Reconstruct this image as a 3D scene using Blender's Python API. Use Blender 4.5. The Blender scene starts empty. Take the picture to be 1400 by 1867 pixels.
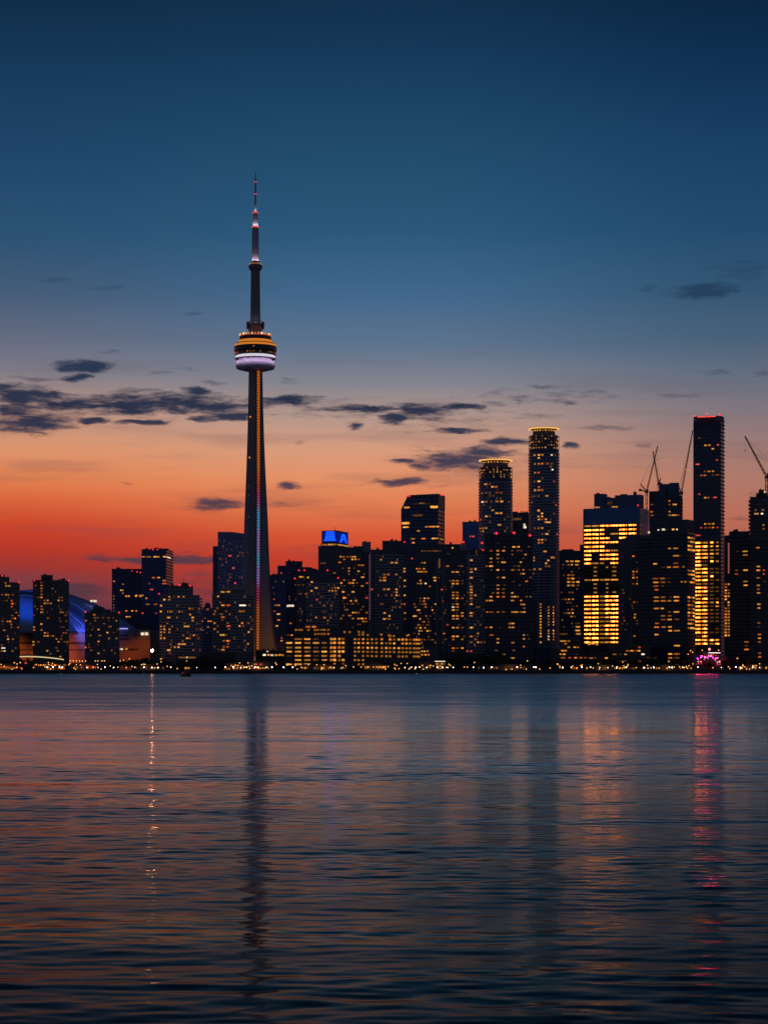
import bpy, math, random
import numpy as np
from mathutils import Vector, Matrix

# ------------------------------------------------------------------ camera, sky, exposure
scene = bpy.context.scene
col = scene.collection
R = math.radians
F = 3970.0            # focal length in photograph pixels (1400 wide)
SLOPE = 0.046          # r.m.s. slope of the wavelets
HZ = 1223.0           # horizon row in the photograph
CAMH = 3.0            # eye height above the lake
GZ = 2.9              # city ground level above the lake

cam_d = bpy.data.cameras.new('camera')
cam = bpy.data.objects.new('camera', cam_d)
col.objects.link(cam)
cam.location = (0, 0, CAMH)
cam.rotation_euler = (R(90), 0, 0)
cam_d.sensor_fit = 'HORIZONTAL'
cam_d.sensor_width = 36.0
cam_d.lens = F / 1400 * 36.0
cam_d.shift_y = (HZ - 933.5) / 1400
cam_d.clip_start = 0.5
cam_d.clip_end = 60000
scene.camera = cam

vs = scene.view_settings
vs.view_transform = 'Standard'
vs.look = 'None'
vs.exposure = 0
vs.gamma = 1
vs.use_curve_mapping = False
cy = scene.cycles
cy.max_bounces = 4
cy.diffuse_bounces = 2
cy.glossy_bounces = 3
cy.transmission_bounces = 1
cy.sample_clamp_indirect = 0
cy.caustics_reflective = True
cy.use_denoising = True


def lin(c):
    return tuple(((v / 255) / 12.92 if v / 255 <= 0.04045 else ((v / 255 + 0.055) / 1.055) ** 2.4) for v in c)


class NT:
    """small helper round a node tree"""
    def __init__(self, tree):
        self.t = tree
        self.n = tree.nodes
        self.n.clear()

    def node(self, kind, **kw):
        n = self.n.new(kind)
        for k, v in kw.items():
            setattr(n, k, v)
        return n

    def link(self, a, b):
        self.t.links.new(a, b)

    def set(self, sock, v):
        if isinstance(v, bpy.types.NodeSocket):
            self.link(v, sock)
        elif v is not None:
            sock.default_value = v

    def m(self, op, a, b=None, c=None, clamp=False):
        n = self.node('ShaderNodeMath', operation=op, use_clamp=clamp)
        for i, v in enumerate((a, b, c)):
            self.set(n.inputs[i], v)
        return n.outputs[0]

    def vm(self, op, a, b=None):
        n = self.node('ShaderNodeVectorMath', operation=op)
        self.set(n.inputs[0], a)
        self.set(n.inputs[1], b)
        return n.outputs['Value'] if op in ('DOT_PRODUCT', 'LENGTH') else n.outputs[0]

    def mix(self, f, a, b):
        n = self.node('ShaderNodeMix', data_type='RGBA')
        self.set(n.inputs['Factor'], f)
        for s, v in ((n.inputs[6], a), (n.inputs[7], b)):
            if isinstance(v, tuple):
                v = (*v[:3], 1)
            self.set(s, v)
        return n.outputs[2]

    def smooth(self, v, a, b, to0=0.0, to1=1.0, kind='SMOOTHSTEP'):
        n = self.node('ShaderNodeMapRange', interpolation_type=kind)
        self.set(n.inputs['Value'], v)
        for k, x in (('From Min', a), ('From Max', b), ('To Min', to0), ('To Max', to1)):
            n.inputs[k].default_value = x
        return n.outputs[0]

    def ramp(self, fac, stops):
        n = self.node('ShaderNodeValToRGB')
        e = n.color_ramp.elements
        while len(e) < len(stops):
            e.new(0.5)
        for el, (p, c) in zip(e, stops):
            el.position = p
            el.color = (*c, 1)
        self.link(fac, n.inputs[0])
        return n.outputs[0]


# ---- the dusk sky: colour by true elevation and azimuth, clouds by direction
world = bpy.data.worlds.new('World')
scene.world = world
world.use_nodes = True
W = NT(world.node_tree)
gen = W.node('ShaderNodeTexCoord').outputs['Generated']
sep = W.node('ShaderNodeSeparateXYZ')
W.link(gen, sep.inputs[0])
dx, dy, dz = sep.outputs
hyp = W.m('SQRT', W.m('ADD', W.m('MULTIPLY', dx, dx), W.m('MULTIPLY', dy, dy)))
elev = W.m('ARCTAN2', dz, hyp)
pos = W.m('SQRT', W.m('MAXIMUM', W.m('DIVIDE', elev, math.pi / 2), 0.0))


def epos(y):
    return math.sqrt(max(0.0, math.atan((HZ - y) / F)) / (math.pi / 2))


HIGH = [(0.55, lin((10, 29, 52))), (0.75, lin((7, 20, 38))), (1.0, lin((5, 14, 28)))]
SKY_L = [(1223, (66, 46, 62)), (1120, (84, 54, 72)), (1075, (120, 56, 63)), (1035, (158, 54, 48)), (990, (190, 58, 40)), (955, (204, 72, 44)),
         (915, (218, 101, 60)), (870, (227, 133, 84)), (825, (220, 147, 106)), (780, (203, 150, 124)), (730, (170, 143, 135)),
         (680, (124, 122, 134)), (620, (98, 108, 130)), (540, (68, 92, 120)), (440, (44, 82, 116)), (300, (32, 70, 106)), (150, (23, 59, 91)), (0, (15, 44, 72))]
SKY_M = [(1223, (90, 54, 64)), (1080, (170, 56, 46)), (1020, (198, 63, 42)), (975, (214, 88, 54)), (920, (227, 126, 80)),
         (870, (227, 146, 104)), (815, (213, 156, 127)), (760, (180, 151, 140)), (700, (132, 132, 142)), (630, (94, 116, 142)),
         (540, (66, 104, 140)), (420, (43, 88, 121)), (280, (34, 76, 108)), (130, (24, 61, 94)), (0, (17, 48, 78))]
SKY_R = [(1223, (100, 64, 74)), (1060, (160, 78, 66)), (1000, (182, 96, 76)), (940, (184, 110, 91)), (880, (174, 120, 105)),
         (820, (158, 122, 116)), (760, (130, 118, 124)), (700, (104, 112, 128)), (630, (74, 98, 122)), (540, (52, 86, 116)),
         (420, (34, 74, 110)), (280, (26, 64, 102)), (130, (15, 49, 82)), (0, (10, 37, 66))]


def skyramp(stops):
    return W.ramp(pos, [(epos(y), lin(c)) for y, c in stops] + HIGH)


sinaz = W.m('DIVIDE', dx, hyp)
cosaz = W.m('DIVIDE', dy, hyp)
tL = W.smooth(sinaz, -0.175, -0.01)
tR = W.smooth(sinaz, 0.01, 0.175)
front = W.mix(tR, W.mix(tL, skyramp(SKY_L), skyramp(SKY_M)), skyramp(SKY_R))
back = W.ramp(pos, [(0.0, lin((124, 110, 116))), (0.2, lin((110, 112, 130))), (0.4, lin((76, 92, 122))), (0.6, lin((30, 48, 80)))] + [(0.8, lin((8, 22, 42))), (1.0, lin((5, 14, 28)))])
sky = W.mix(W.smooth(cosaz, 0.1, 0.9), back, front)

# soft streaks of uneven tone, low over the horizon
pu = W.m('MULTIPLY', W.m('DIVIDE', dx, W.m('MAXIMUM', dy, 0.05)), F)
pv = W.m('MULTIPLY', W.m('DIVIDE', dz, W.m('MAXIMUM', dy, 0.05)), F)
comb = W.node('ShaderNodeCombineXYZ')
W.link(pu, comb.inputs[0])
W.link(pv, comb.inputs[1])
P = comb.outputs[0]


def noise(vec, scale, detail, rough=0.55, nodes=W):
    n = nodes.node('ShaderNodeTexNoise')
    n.inputs['Scale'].default_value = scale
    n.inputs['Detail'].default_value = detail
    n.inputs['Roughness'].default_value = rough
    nodes.link(vec, n.inputs['Vector'])
    return n


st = noise(W.vm('MULTIPLY', P, (0.0024, 0.022, 1)), 1.0, 4)
lowband = W.m('MULTIPLY', W.smooth(pv, 60, 160), W.smooth(pv, 700, 420))
streak = W.m('MULTIPLY', W.smooth(st.outputs['Fac'], 0.46, 0.72), lowband)
sky = W.mix(W.m('MULTIPLY', streak, 0.3), sky, lin((96, 70, 86)))

wn = noise(W.vm('MULTIPLY', P, (0.011, 0.028, 1)), 1.0, 4, 0.6)
wobble = W.vm('MULTIPLY', W.vm('SUBTRACT', wn.outputs['Color'], (0.5, 0.5, 0.5)), (64, 22, 0))
PW = W.vm('ADD', P, wobble)
fn = noise(W.vm('MULTIPLY', PW, (0.02, 0.1, 1)), 1.0, 6, 0.6)
fine = W.m('MULTIPLY', W.m('SUBTRACT', fn.outputs['Fac'], 0.5), 3.0)

# x, y, half width, half height in photograph pixels -> a direction and an angular size
STRONG = [(60, 722, 72, 15), (25, 746, 42, 12), (58, 772, 68, 15), (130, 738, 52, 13), (238, 736, 78, 19), (330, 736, 84, 17), (400, 744, 62, 12),
          (352, 714, 26, 8), (172, 768, 36, 5), (262, 772, 40, 5), (150, 668, 56, 10), (142, 686, 24, 7), (15, 706, 34, 8), (532, 730, 48, 9),
          (375, 763, 32, 5), (422, 760, 40, 6), (766, 750, 46, 14), (722, 763, 28, 9), (670, 745, 60, 6), (842, 742, 40, 6), (832, 785, 54, 5),
          (828, 842, 72, 16), (770, 853, 26, 6), (740, 843, 22, 5), (922, 808, 40, 8), (885, 824, 42, 9), (740, 878, 40, 6), (395, 918, 40, 9),
          (526, 888, 26, 6), (1282, 530, 66, 11), (1036, 815, 13, 5), (650, 776, 16, 6), (330, 1021, 130, 6), (130, 1078, 60, 12)]
FAINT = [(330, 672, 28, 4), (390, 697, 17, 6), (526, 694, 16, 6), (600, 745, 36, 5), (548, 805, 11, 5), (692, 876, 20, 4), (1000, 705, 34, 4),
         (1083, 713, 26, 5), (895, 735, 22, 5), (1035, 733, 28, 6), (1180, 528, 18, 8), (1296, 680, 40, 5), (1386, 678, 18, 6), (510, 922, 44, 4),
         (235, 880, 13, 3), (1352, 943, 22, 5), (1168, 811, 20, 4), (370, 1080, 50, 34), (200, 640, 30, 4), (945, 727, 20, 5),
         (350, 569, 18, 4), (105, 508, 30, 6), (200, 523, 28, 5), (560, 758, 50, 6), (480, 735, 60, 9), (620, 1000, 90, 6), (180, 1018, 90, 6),
         (1240, 720, 30, 5), (970, 760, 46, 5), (1100, 780, 60, 5), (60, 690, 50, 5), (290, 680, 30, 4), (1350, 492, 60, 16)]


def cloudfield(items, lo, hi, amt):
    dmin = None
    for (x, y, rx, ry) in items:
        d = W.vm('MULTIPLY', W.vm('SUBTRACT', PW, (x - 700, HZ - y, 0)), (1 / (rx * 1.3), 1 / (ry * 1.45), 0))
        q = W.vm('DOT_PRODUCT', d, d)
        dmin = q if dmin is None else W.m('MINIMUM', dmin, q)
    body = W.m('SUBTRACT', 1.0, dmin)
    return W.smooth(W.m('ADD', W.m('MAXIMUM', body, -2.0), W.m('MULTIPLY', fine, amt)), lo, hi)


isfront = W.smooth(cosaz, 0.2, 0.5)
BANK = [(210, 742, 300, 30), (60, 760, 110, 34), (520, 738, 130, 16), (770, 758, 190, 24), (850, 835, 150, 24), (400, 920, 90, 12), (740, 880, 90, 10), (300, 1016, 200, 14), (1000, 722, 160, 14)]
cs = W.m('MULTIPLY', W.m('MULTIPLY', cloudfield(STRONG, -0.15, 1.0, 0.7), 0.97), isfront)
cf = W.m('MULTIPLY', W.m('MULTIPLY', cloudfield(FAINT, 0.1, 1.6, 1.2), 0.5), isfront)
cb = W.m('MULTIPLY', W.m('MULTIPLY', cloudfield(BANK, 0.35, 1.9, 1.5), 0.45), isfront)
ccol = W.ramp(W.smooth(pv, 100, 700, kind='LINEAR'), [(0.0, lin((88, 54, 66))), (0.28, lin((84, 60, 72))), (0.42, lin((76, 64, 80))), (0.5, lin((52, 56, 80))), (0.64, lin((35, 45, 70))), (0.9, lin((40, 60, 86))), (1.0, lin((36, 64, 92)))])
sky = W.mix(cb, sky, ccol)
sky = W.mix(cf, sky, ccol)
sky = W.mix(cs, sky, ccol)
sky = W.mix(W.smooth(dz, 0.0, -0.02), sky, lin((20, 24, 36)))
bg = W.node('ShaderNodeBackground')
W.link(sky, bg.inputs[0])
bg.inputs[1].default_value = 1.0
W.link(bg.outputs[0], W.node('ShaderNodeOutputWorld').inputs[0])
world.cycles.sampling_method = 'MANUAL'
world.cycles.sample_map_resolution = 256


# ------------------------------------------------------------------ helpers
def px(x, D):
    return (x - 700) * D / F


def pz(y, D):
    return CAMH + (HZ - y) * D / F


class MB:
    def __init__(self):
        self.v, self.f = [], []

    def add(self, verts, faces):
        o = len(self.v)
        self.v += [tuple(p) for p in verts]
        self.f += [tuple(i + o for i in f) for f in faces]

    def box(self, x0, x1, y0, y1, z0, z1):
        self.add([(x0, y0, z0), (x1, y0, z0), (x1, y1, z0), (x0, y1, z0), (x0, y0, z1), (x1, y0, z1), (x1, y1, z1), (x0, y1, z1)],
                 [(0, 3, 2, 1), (4, 5, 6, 7), (0, 1, 5, 4), (1, 2, 6, 5), (2, 3, 7, 6), (3, 0, 4, 7)])

    def prism(self, pts, y0, y1):
        """outline in x,z pushed from y0 to y1"""
        n = len(pts)
        self.add([(x, y0, z) for x, z in pts] + [(x, y1, z) for x, z in pts],
                 [tuple(range(n)), tuple(range(2 * n - 1, n - 1, -1))] + [(i, (i + n), ((i + 1) % n + n), (i + 1) % n) for i in range(n)])

    def lathe(self, prof, c=(0, 0, 0), seg=40, sy=1.0):
        n = len(prof)
        v, f = [], []
        for r, z in prof:
            for k in range(seg):
                a = 2 * math.pi * k / seg
                v.append((c[0] + r * math.cos(a), c[1] + sy * r * math.sin(a), c[2] + z))
        for i in range(n - 1):
            for k in range(seg):
                k2 = (k + 1) % seg
                f.append((i * seg + k, i * seg + k2, (i + 1) * seg + k2, (i + 1) * seg + k))
        f.append(tuple(range(seg - 1, -1, -1)))
        f.append(tuple((n - 1) * seg + k for k in range(seg)))
        self.add(v, f)

    def tube(self, p, q, r, r2=None, seg=6):
        p, q = Vector(p), Vector(q)
        r2 = r if r2 is None else r2
        d = (q - p).normalized()
        a = d.orthogonal().normalized()
        b = d.cross(a)
        v = []
        for c, rr in ((p, r), (q, r2)):
            for k in range(seg):
                t = 2 * math.pi * k / seg
                v.append(c + a * rr * math.cos(t) + b * rr * math.sin(t))
        f = [(k, (k + 1) % seg, (k + 1) % seg + seg, k + seg) for k in range(seg)]
        f += [tuple(range(seg - 1, -1, -1)), tuple(range(seg, 2 * seg))]
        self.add(v, f)

    def mesh(self, name, m=None, smooth=False):
        me = bpy.data.meshes.new(name)
        me.from_pydata(self.v, [], self.f)
        if m:
            me.materials.append(m)
        if smooth:
            me.polygons.foreach_set('use_smooth', [True] * len(me.polygons))
        me.update()
        return me

    def build(self, name, m, parent=None, smooth=False, loc=(0, 0, 0)):
        o = bpy.data.objects.new(name, self.mesh(name, m, smooth))
        o.location = loc
        col.objects.link(o)
        o.parent = parent
        return o


def tag(o, label=None, cat=None, group=None, kind=None):
    for k, v in (('label', label), ('category', cat), ('group', group), ('kind', kind)):
        if v:
            o[k] = v
    return o


def empty(name, loc, rz=0, label=None, cat=None, group=None):
    o = bpy.data.objects.new(name, None)
    o.location = loc
    o.rotation_euler = (0, 0, rz)
    o.empty_display_size = 2
    col.objects.link(o)
    return tag(o, label, cat, group)


def inst(name, me, parent, loc, scale=(1, 1, 1), rz=0):
    o = bpy.data.objects.new(name, me)
    col.objects.link(o)
    o.parent = parent
    o.location = loc
    o.scale = scale
    o.rotation_euler = (0, 0, rz)
    return o


def lamp(parent, loc, colr, power, radius=0.5, aim=None, cone=110):
    """a floodlight; aimed ones throw their light one way only"""
    spot = R(cone) if aim is not None else None
    rot = (Vector(aim) - Vector(loc)).to_track_quat('-Z', 'Y').to_euler() if spot else (0, 0, 0)
    ld = bpy.data.lights.new('flood_lamp', 'SPOT' if spot else 'POINT')
    ld.color = colr
    ld.energy = power
    ld.shadow_soft_size = radius
    if spot:
        ld.spot_size = spot
        ld.spot_blend = 0.6
    o = bpy.data.objects.new('flood_lamp', ld)
    col.objects.link(o)
    o.parent = parent
    o.location = loc
    o.rotation_euler = rot
    return o


# ------------------------------------------------------------------ materials
def newmat(name):
    m = bpy.data.materials.new(name)
    m.use_nodes = True
    return m, NT(m.node_tree)


def principled(nt, base, rough=0.6, spec=0.5, metal=0.0):
    b = nt.node('ShaderNodeBsdfPrincipled')
    nt.set(b.inputs['Base Color'], (*base, 1) if isinstance(base, tuple) else base)
    nt.set(b.inputs['Roughness'], rough)
    b.inputs['Specular IOR Level'].default_value = spec
    b.inputs['Metallic'].default_value = metal
    nt.link(b.outputs[0], nt.node('ShaderNodeOutputMaterial').inputs[0])
    return b


def plain(name, base, rough=0.7, metal=0.0, var=0.35, scale=0.15, spec=0.4):
    m, nt = newmat(name)
    tc = nt.node('ShaderNodeTexCoord').outputs['Object']
    n = noise(tc, scale, 5, 0.6, nt)
    c = nt.mix(n.outputs['Fac'], tuple(v * (1 - var) for v in base), tuple(min(1, v * (1 + var)) for v in base))
    principled(nt, c, rough, spec, metal)
    return m


def glow(name, colr, strength, sample=False, vary=0.0, nscale=0.6, panes=False):
    """a thing that gives off light: lit glass, lamp, screen"""
    m, nt = newmat(name)
    e = nt.node('ShaderNodeEmission')
    e.inputs[0].default_value = (*colr, 1)
    if vary:
        oi = nt.node('ShaderNodeObjectInfo')
        geo = nt.node('ShaderNodeNewGeometry').outputs['Position']
        n = noise(geo, nscale, 2, 0.5, nt)
        bright = nt.m('MULTIPLY', nt.smooth(oi.outputs['Random'], 0, 1, 1 - vary, 1 + vary, 'LINEAR'), nt.smooth(n.outputs['Fac'], 0.3, 0.7, 0.45, 1.5, 'LINEAR'))
        if panes:   # ribbon glazing: mullions and rooms lit unevenly
            sp = nt.node('ShaderNodeSeparateXYZ')
            nt.link(geo, sp.inputs[0])
            u = nt.m('DIVIDE', sp.outputs[0], 3.4)
            cell = nt.node('ShaderNodeCombineXYZ')
            nt.link(nt.m('FLOOR', nt.m('DIVIDE', sp.outputs[0], 3.4)), cell.inputs[0])
            nt.link(nt.m('FLOOR', nt.m('DIVIDE', sp.outputs[2], 4.0)), cell.inputs[1])
            wn2 = nt.node('ShaderNodeTexWhiteNoise', noise_dimensions='2D')
            nt.link(cell.outputs[0], wn2.inputs['Vector'])
            room = nt.smooth(wn2.outputs['Value'], 0, 1, .3, 1.35, 'LINEAR')
            bar = nt.m('ADD', nt.m('MULTIPLY', nt.m('GREATER_THAN', nt.m('FRACT', u), .24), .88), .12)
            bright = nt.m('MULTIPLY', bright, nt.m('MULTIPLY', room, bar))
        nt.link(nt.m('MULTIPLY', bright, strength), e.inputs[1])
        hue = nt.mix(nt.smooth(n.outputs['Fac'], 0.35, 0.65), (*colr,), (min(1, colr[0] * 1.0), colr[1] * 1.12, colr[2] * 1.25))
        nt.link(hue, e.inputs[0])
    else:
        e.inputs[1].default_value = strength
    nt.link(e.outputs[0], nt.node('ShaderNodeOutputMaterial').inputs[0])
    m.cycles.emission_sampling = 'AUTO' if sample else 'NONE'
    return m


def facade(name, wall, glass, fh, phase, bay=3.2, sill=0.38, pier=0.2, grough=0.18):
    wall = tuple(c * 1.5 for c in wall)
    glass = tuple(c * 1.5 for c in glass)
    """floors of dark glass between spandrels and piers, sized to the storey height"""
    m, nt = newmat(name)
    tc = nt.node('ShaderNodeTexCoord').outputs['Object']
    s = nt.node('ShaderNodeSeparateXYZ')
    nt.link(tc, s.inputs[0])
    u = nt.m('DIVIDE', nt.m('ADD', s.outputs[0], s.outputs[1]), bay)
    v = nt.m('DIVIDE', nt.m('SUBTRACT', s.outputs[2], phase - fh / 2), fh)
    fu, fv = nt.m('FRACT', u), nt.m('FRACT', v)
    win = nt.m('MULTIPLY', nt.m('MULTIPLY', nt.m('GREATER_THAN', fv, sill / 2), nt.m('LESS_THAN', fv, 1 - sill / 2)), nt.m('GREATER_THAN', fu, pier))
    cell = nt.node('ShaderNodeCombineXYZ')
    nt.link(nt.m('FLOOR', u), cell.inputs[0])
    nt.link(nt.m('FLOOR', v), cell.inputs[1])
    wn_ = nt.node('ShaderNodeTexWhiteNoise', noise_dimensions='2D')
    nt.link(cell.outputs[0], wn_.inputs['Vector'])
    rnd = wn_.outputs['Value']
    n = noise(tc, 0.08, 4, 0.6, nt)
    wc = nt.mix(n.outputs['Fac'], tuple(c * 0.65 for c in wall), tuple(c * 1.3 for c in wall))
    gc = nt.mix(rnd, tuple(c * 0.4 for c in glass), tuple(c * 1.7 for c in glass))
    b = principled(nt, nt.mix(win, wc, gc), nt.mix(win, (0.75,) * 3, (grough,) * 3), 0.28)
    return m


AMBER, ORANGE, YELLOW, PALE, RED = (1, .33, .04), (1, .2, .018), (1, .38, .058), (1, .78, .52), (1, .06, .05)
LIT = {'a': glow('lit_glass_amber', AMBER, .62, vary=.75), 'o': glow('lit_glass_orange', ORANGE, .55, vary=.7), 'y': glow('lit_glass_yellow', YELLOW, .7, vary=.7),
       'w': glow('lit_glass_pale', PALE, 1.0, vary=.3), 'r': glow('lit_glass_red', (1, .1, .05), .6, vary=.4),
       'd': glow('lit_glass_dim', (1, .36, .1), .13, vary=.8), 'g': glow('lit_glass_gold', (1, .19, .022), 10.0, vary=.3, nscale=.5, panes=True)}
BEACON = glow('beacon_red', (1, .02, .05), 2.2)
STEEL = plain('steel_dark', (.06, .06, .07), .5, .6)
CONC = plain('concrete_grey', (.22, .2, .2), .85)
CONC_D = plain('concrete_dark', (.09, .08, .08), .85)
ROOFM = plain('roof_dark', (.05, .05, .055), .9)
SLABM = plain('balcony_concrete', (.34, .32, .36), .9, spec=.08)
WHITE = plain('white_paint', (.75, .75, .78), .55, var=.08)
PANE = MB()
PANE.box(-.5, .5, -.5, .5, -.5, .5)
PANES = {k: PANE.mesh('lit_window_' + k, m) for k, m in LIT.items()}
BULB = MB()
BULB.lathe([(.05, -.5), (.35, -.35), (.5, 0), (.35, .35), (.05, .5)], seg=8)
BEACON_ME = BULB.mesh('beacon_light', BEACON)
rng = random.Random(7)
# ------------------------------------------------------------------ buildings
CROP = {'A': (0, 940), 'B': (240, 940), 'C': (480, 940), 'D': (720, 820), 'E': (720, 940), 'F': (940, 740), 'G': (940, 940), 'H': (1140, 740), 'I': (1140, 940)}
K = 260 / 1400


def parse(wins):
    """'X 10:20:30d ...' -> list of (x, y, w, h, flags) in photograph pixels"""
    out = []
    for block in wins:
        key, items = block.split(' ', 1)
        ox, oy = CROP[key]
        for it in items.split():
            fl = ''
            while it[-1].isalpha():
                fl = it[-1] + fl
                it = it[:-1]
            p = [float(q) for q in it.split(':')]
            w = p[2] if len(p) > 2 else 20
            h = p[3] if len(p) > 3 else 13
            out.append((ox + p[0] * K, oy + p[1] * K, w * K, h * K, fl))
    return out


def colx(key, x, ys, w=22, fl=''):
    return key + ' ' + ' '.join(f'{x}:{y}:{w}{fl}' for y in ys)


def grid(key, xs, ys, w=22, h=15, p=1.0, fl=''):
    return key + ' ' + ' '.join(f'{x}:{y}:{w}:{h}{fl}' for y in ys for x in xs if rng.random() < p)


class Tower:
    """one building: an Empty at its base corner, its local x along the front, y into the block, z up"""
    def __init__(self, name, label, D, x0, x1, yt, rot=0.0, xc=None, depth=26, cat='building', fhp=5.4, wall=(.055, .05, .055), glass=(.018, .03, .055),
                 bay=3.2, sill=.38, pier=.2, wins=(), grough=.18, round_=False, group='buildings of the downtown skyline'):
        self.D, self.x0, self.x1 = D, x0, x1
        xc = xc if xc is not None else (x1 if rot >= 0 else x0)
        self.xc, self.rot = xc, R(rot)
        X = px(xc, D)
        a = math.atan2(X, D)
        self.k = D * math.cos(a) / F / math.cos(self.rot)
        self.root = empty(name, (X, D, GZ), -a - self.rot, label, cat, group)
        self.fh = fhp * D / F
        self.W = parse(wins)
        if self.W:
            ang = [2 * math.pi * (self.z(w[1]) / self.fh) for w in self.W]
            self.phase = (math.atan2(sum(map(math.sin, ang)), sum(map(math.cos, ang))) / (2 * math.pi)) * self.fh
        else:
            self.phase = self.fh / 2
        self.mat = facade(name + '_facade', wall, glass, self.fh, self.phase, bay, sill, pier, grough)
        self.round = round_
        if rot > 0:
            depth = (x1 - xc) * D * math.cos(a) / F / math.sin(self.rot)
        elif rot < 0:
            depth = (xc - x0) * D * math.cos(a) / F / math.sin(-self.rot)
        self.depth = depth
        self.lx0 = self.lx(x0 if rot <= 0 and not rot < 0 else (xc if rot < 0 else x0))
        self.lx1 = self.lx(x1 if rot <= 0 else xc)
        self.top = self.z(yt)
        if round_:
            self.rr = (x1 - x0) / 2 * self.k
            self.cx = self.lx((x0 + x1) / 2)
            b = MB()
            b.lathe([(self.rr, 0), (self.rr, self.top)], (self.cx, self.rr, 0), 48)
            b.build('tower_body', self.mat, self.root)
        else:
            self.mass(x0 if rot >= 0 else xc, xc if rot > 0 else x1, yt)

    def lx(self, x):
        return (x - self.xc) * self.k

    def z(self, y):
        return pz(y, self.D) - GZ

    def mass(self, x0, x1, yt, off=0.0, depth=None, name='tower_body', slope=None, m=None, yb=None):
        b = MB()
        xa, xb = self.lx(x0), self.lx(x1)
        z = self.z(yt)
        zb = 0 if yb is None else self.z(yb)
        d = depth or self.depth
        if slope:   # outline of the roof in photograph pixels, left to right
            pts = [(xa, zb), (xb, zb)] + [(self.lx(x), self.z(y)) for x, y in reversed(slope)]
            b.prism(pts, off, d)
        else:
            b.box(xa, xb, off, d, zb, z)
        return b.build(name, m or self.mat, self.root)

    def cap(self, x0, x1, yt, h=1.2, off=-.25, m=None):
        b = MB()
        z = self.z(yt)
        xa, xb = self.lx(x0), self.lx(x1)
        d = self.depth
        for (p, q, r, s) in ((xa - .3, xb + .3, off, off + .7), (xa - .3, xb + .3, d - .4, d + .3), (xa - .3, xa + .4, off + .7, d - .4), (xb - .4, xb + .3, off + .7, d - .4)):
            b.box(p, q, r, s, z - .1, z + h)
        w = xb - xa
        if w > 12 and not yt < 0:      # plant and aerials left standing on the roof
            q_ = random.Random(int(x0 * 7 + yt))
            for _ in range(q_.randint(2, 4)):
                u, s_, hh = xa + w * q_.uniform(.1, .85), q_.uniform(1.2, 3.2), q_.uniform(1.2, 2.6)
                c = MB()
                c.box(u, u + s_, 1.5, 1.5 + s_, z - .2, z + h + hh)
                c.build('roof_plant', ROOFM, self.root)
            if q_.random() < .6:
                c = MB()
                u = xa + w * q_.uniform(.2, .8)
                c.tube((u, 3, z - .2), (u, 3, z + h + q_.uniform(3, 7)), .22, .1)
                c.build('aerial', STEEL, self.root)
        return b.build('parapet', m or CONC_D, self.root)

    def pent(self, x0, x1, yt, yb, off=5, d=12, m=None, name='penthouse'):
        b = MB()
        xa, xb = self.lx(x0), self.lx(x1)
        z0, z1 = self.z(yb), self.z(yt)
        b.box(xa, xb, off, off + d, z0 - .2, z1)
        b.box(xa - .2, xb + .2, off - .2, off + d + .2, z1 - .5, z1 + .15)
        w = xb - xa
        b.box(xa + w * .2, xa + w * .45, off + 1, off + 4, z1 + .1, z1 + 1.3)
        return b.build(name, m or CONC_D, self.root)

    def slabs(self, x0, x1, y0, y1, e=1.0, t=.5, off=0.0, side=True, m=None, name='balcony'):
        """balcony slabs, one rim per storey"""
        b = MB()
        zt, zb = self.z(y0), max(self.z(y1), 6)
        n0 = math.ceil((zb - self.phase) / self.fh - .5)
        z = self.phase + (n0 + .5) * self.fh
        while z < zt - .3:
            if self.round:
                r = self.rr + e
                b.lathe([(r, z - t / 2), (r, z + t / 2)], (self.cx, self.rr, 0), 40)
            else:
                xa, xb = self.lx(x0), self.lx(x1)
                ex = e * .8 if side else -0.05
                b.box(xa - ex, xb + ex, off - e, self.depth + (.1 if side else 0), z - t / 2, z + t / 2)
            z += self.fh
        return b.build(name, m or SLABM, self.root)

    def fin(self, x, y0, y1, w=.7, e=1.3, m=None):
        b = MB()
        xx = self.lx(x)
        b.box(xx - w / 2, xx + w / 2, -e, .2, self.z(y1), self.z(y0))
        return b.build('pilaster', m or SLABM, self.root)

    def beacon(self, x, y, s=1.5, off=-.6):
        inst('beacon_light', BEACON_ME, self.root, (self.lx(x), off, self.z(y)), (s, s, s))

    def mast(self, x, y0, y1, r=.3, off=8):
        b = MB()
        b.tube((self.lx(x), off, self.z(y1) - .3), (self.lx(x), off, self.z(y0)), r, r * .4)
        b.build('antenna', STEEL, self.root)

    def window(self, x, y, w, h, fl, off=0.0):
        k = 'a'
        q = rng.random()
        if 'd' in fl: k = 'd'
        elif 'r' in fl: k = 'r'
        elif 'w' in fl: k = 'w'
        elif 'g' in fl: k = 'g'
        elif 'y' in fl: k = 'y'
        elif q < .3: k = 'o'
        elif q < .48: k = 'y'
        elif q < .495: k = 'w'
        zz = self.phase + round((self.z(y) - self.phase) / self.fh) * self.fh if 'n' not in fl else self.z(y)
        ww, hh = w * self.k, min(h * self.D / F, self.fh * .62) if 'n' not in fl else h * self.D / F
        if self.rot and ((self.rot > 0 and x > self.xc) or (self.rot < 0 and x < self.xc)):
            edge = self.x1 if self.rot > 0 else self.x0
            t = (x - self.xc) / (edge - self.xc)
            ww = w / abs(edge - self.xc) * self.depth
            xx = .12 if self.rot > 0 else -.12
            return inst('lit_window', PANES[k], self.root, (xx, t * self.depth, zz), (ww, .1, hh), R(90))
        xx = self.lx(x)
        if self.round:
            s = max(-.97, min(.97, (xx - self.cx) / self.rr))
            a = math.asin(s)
            return inst('lit_window', PANES[k], self.root, (self.cx + (self.rr + .15) * s, self.rr - (self.rr + .15) * math.cos(a), zz), (ww, .1, hh), a)
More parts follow.
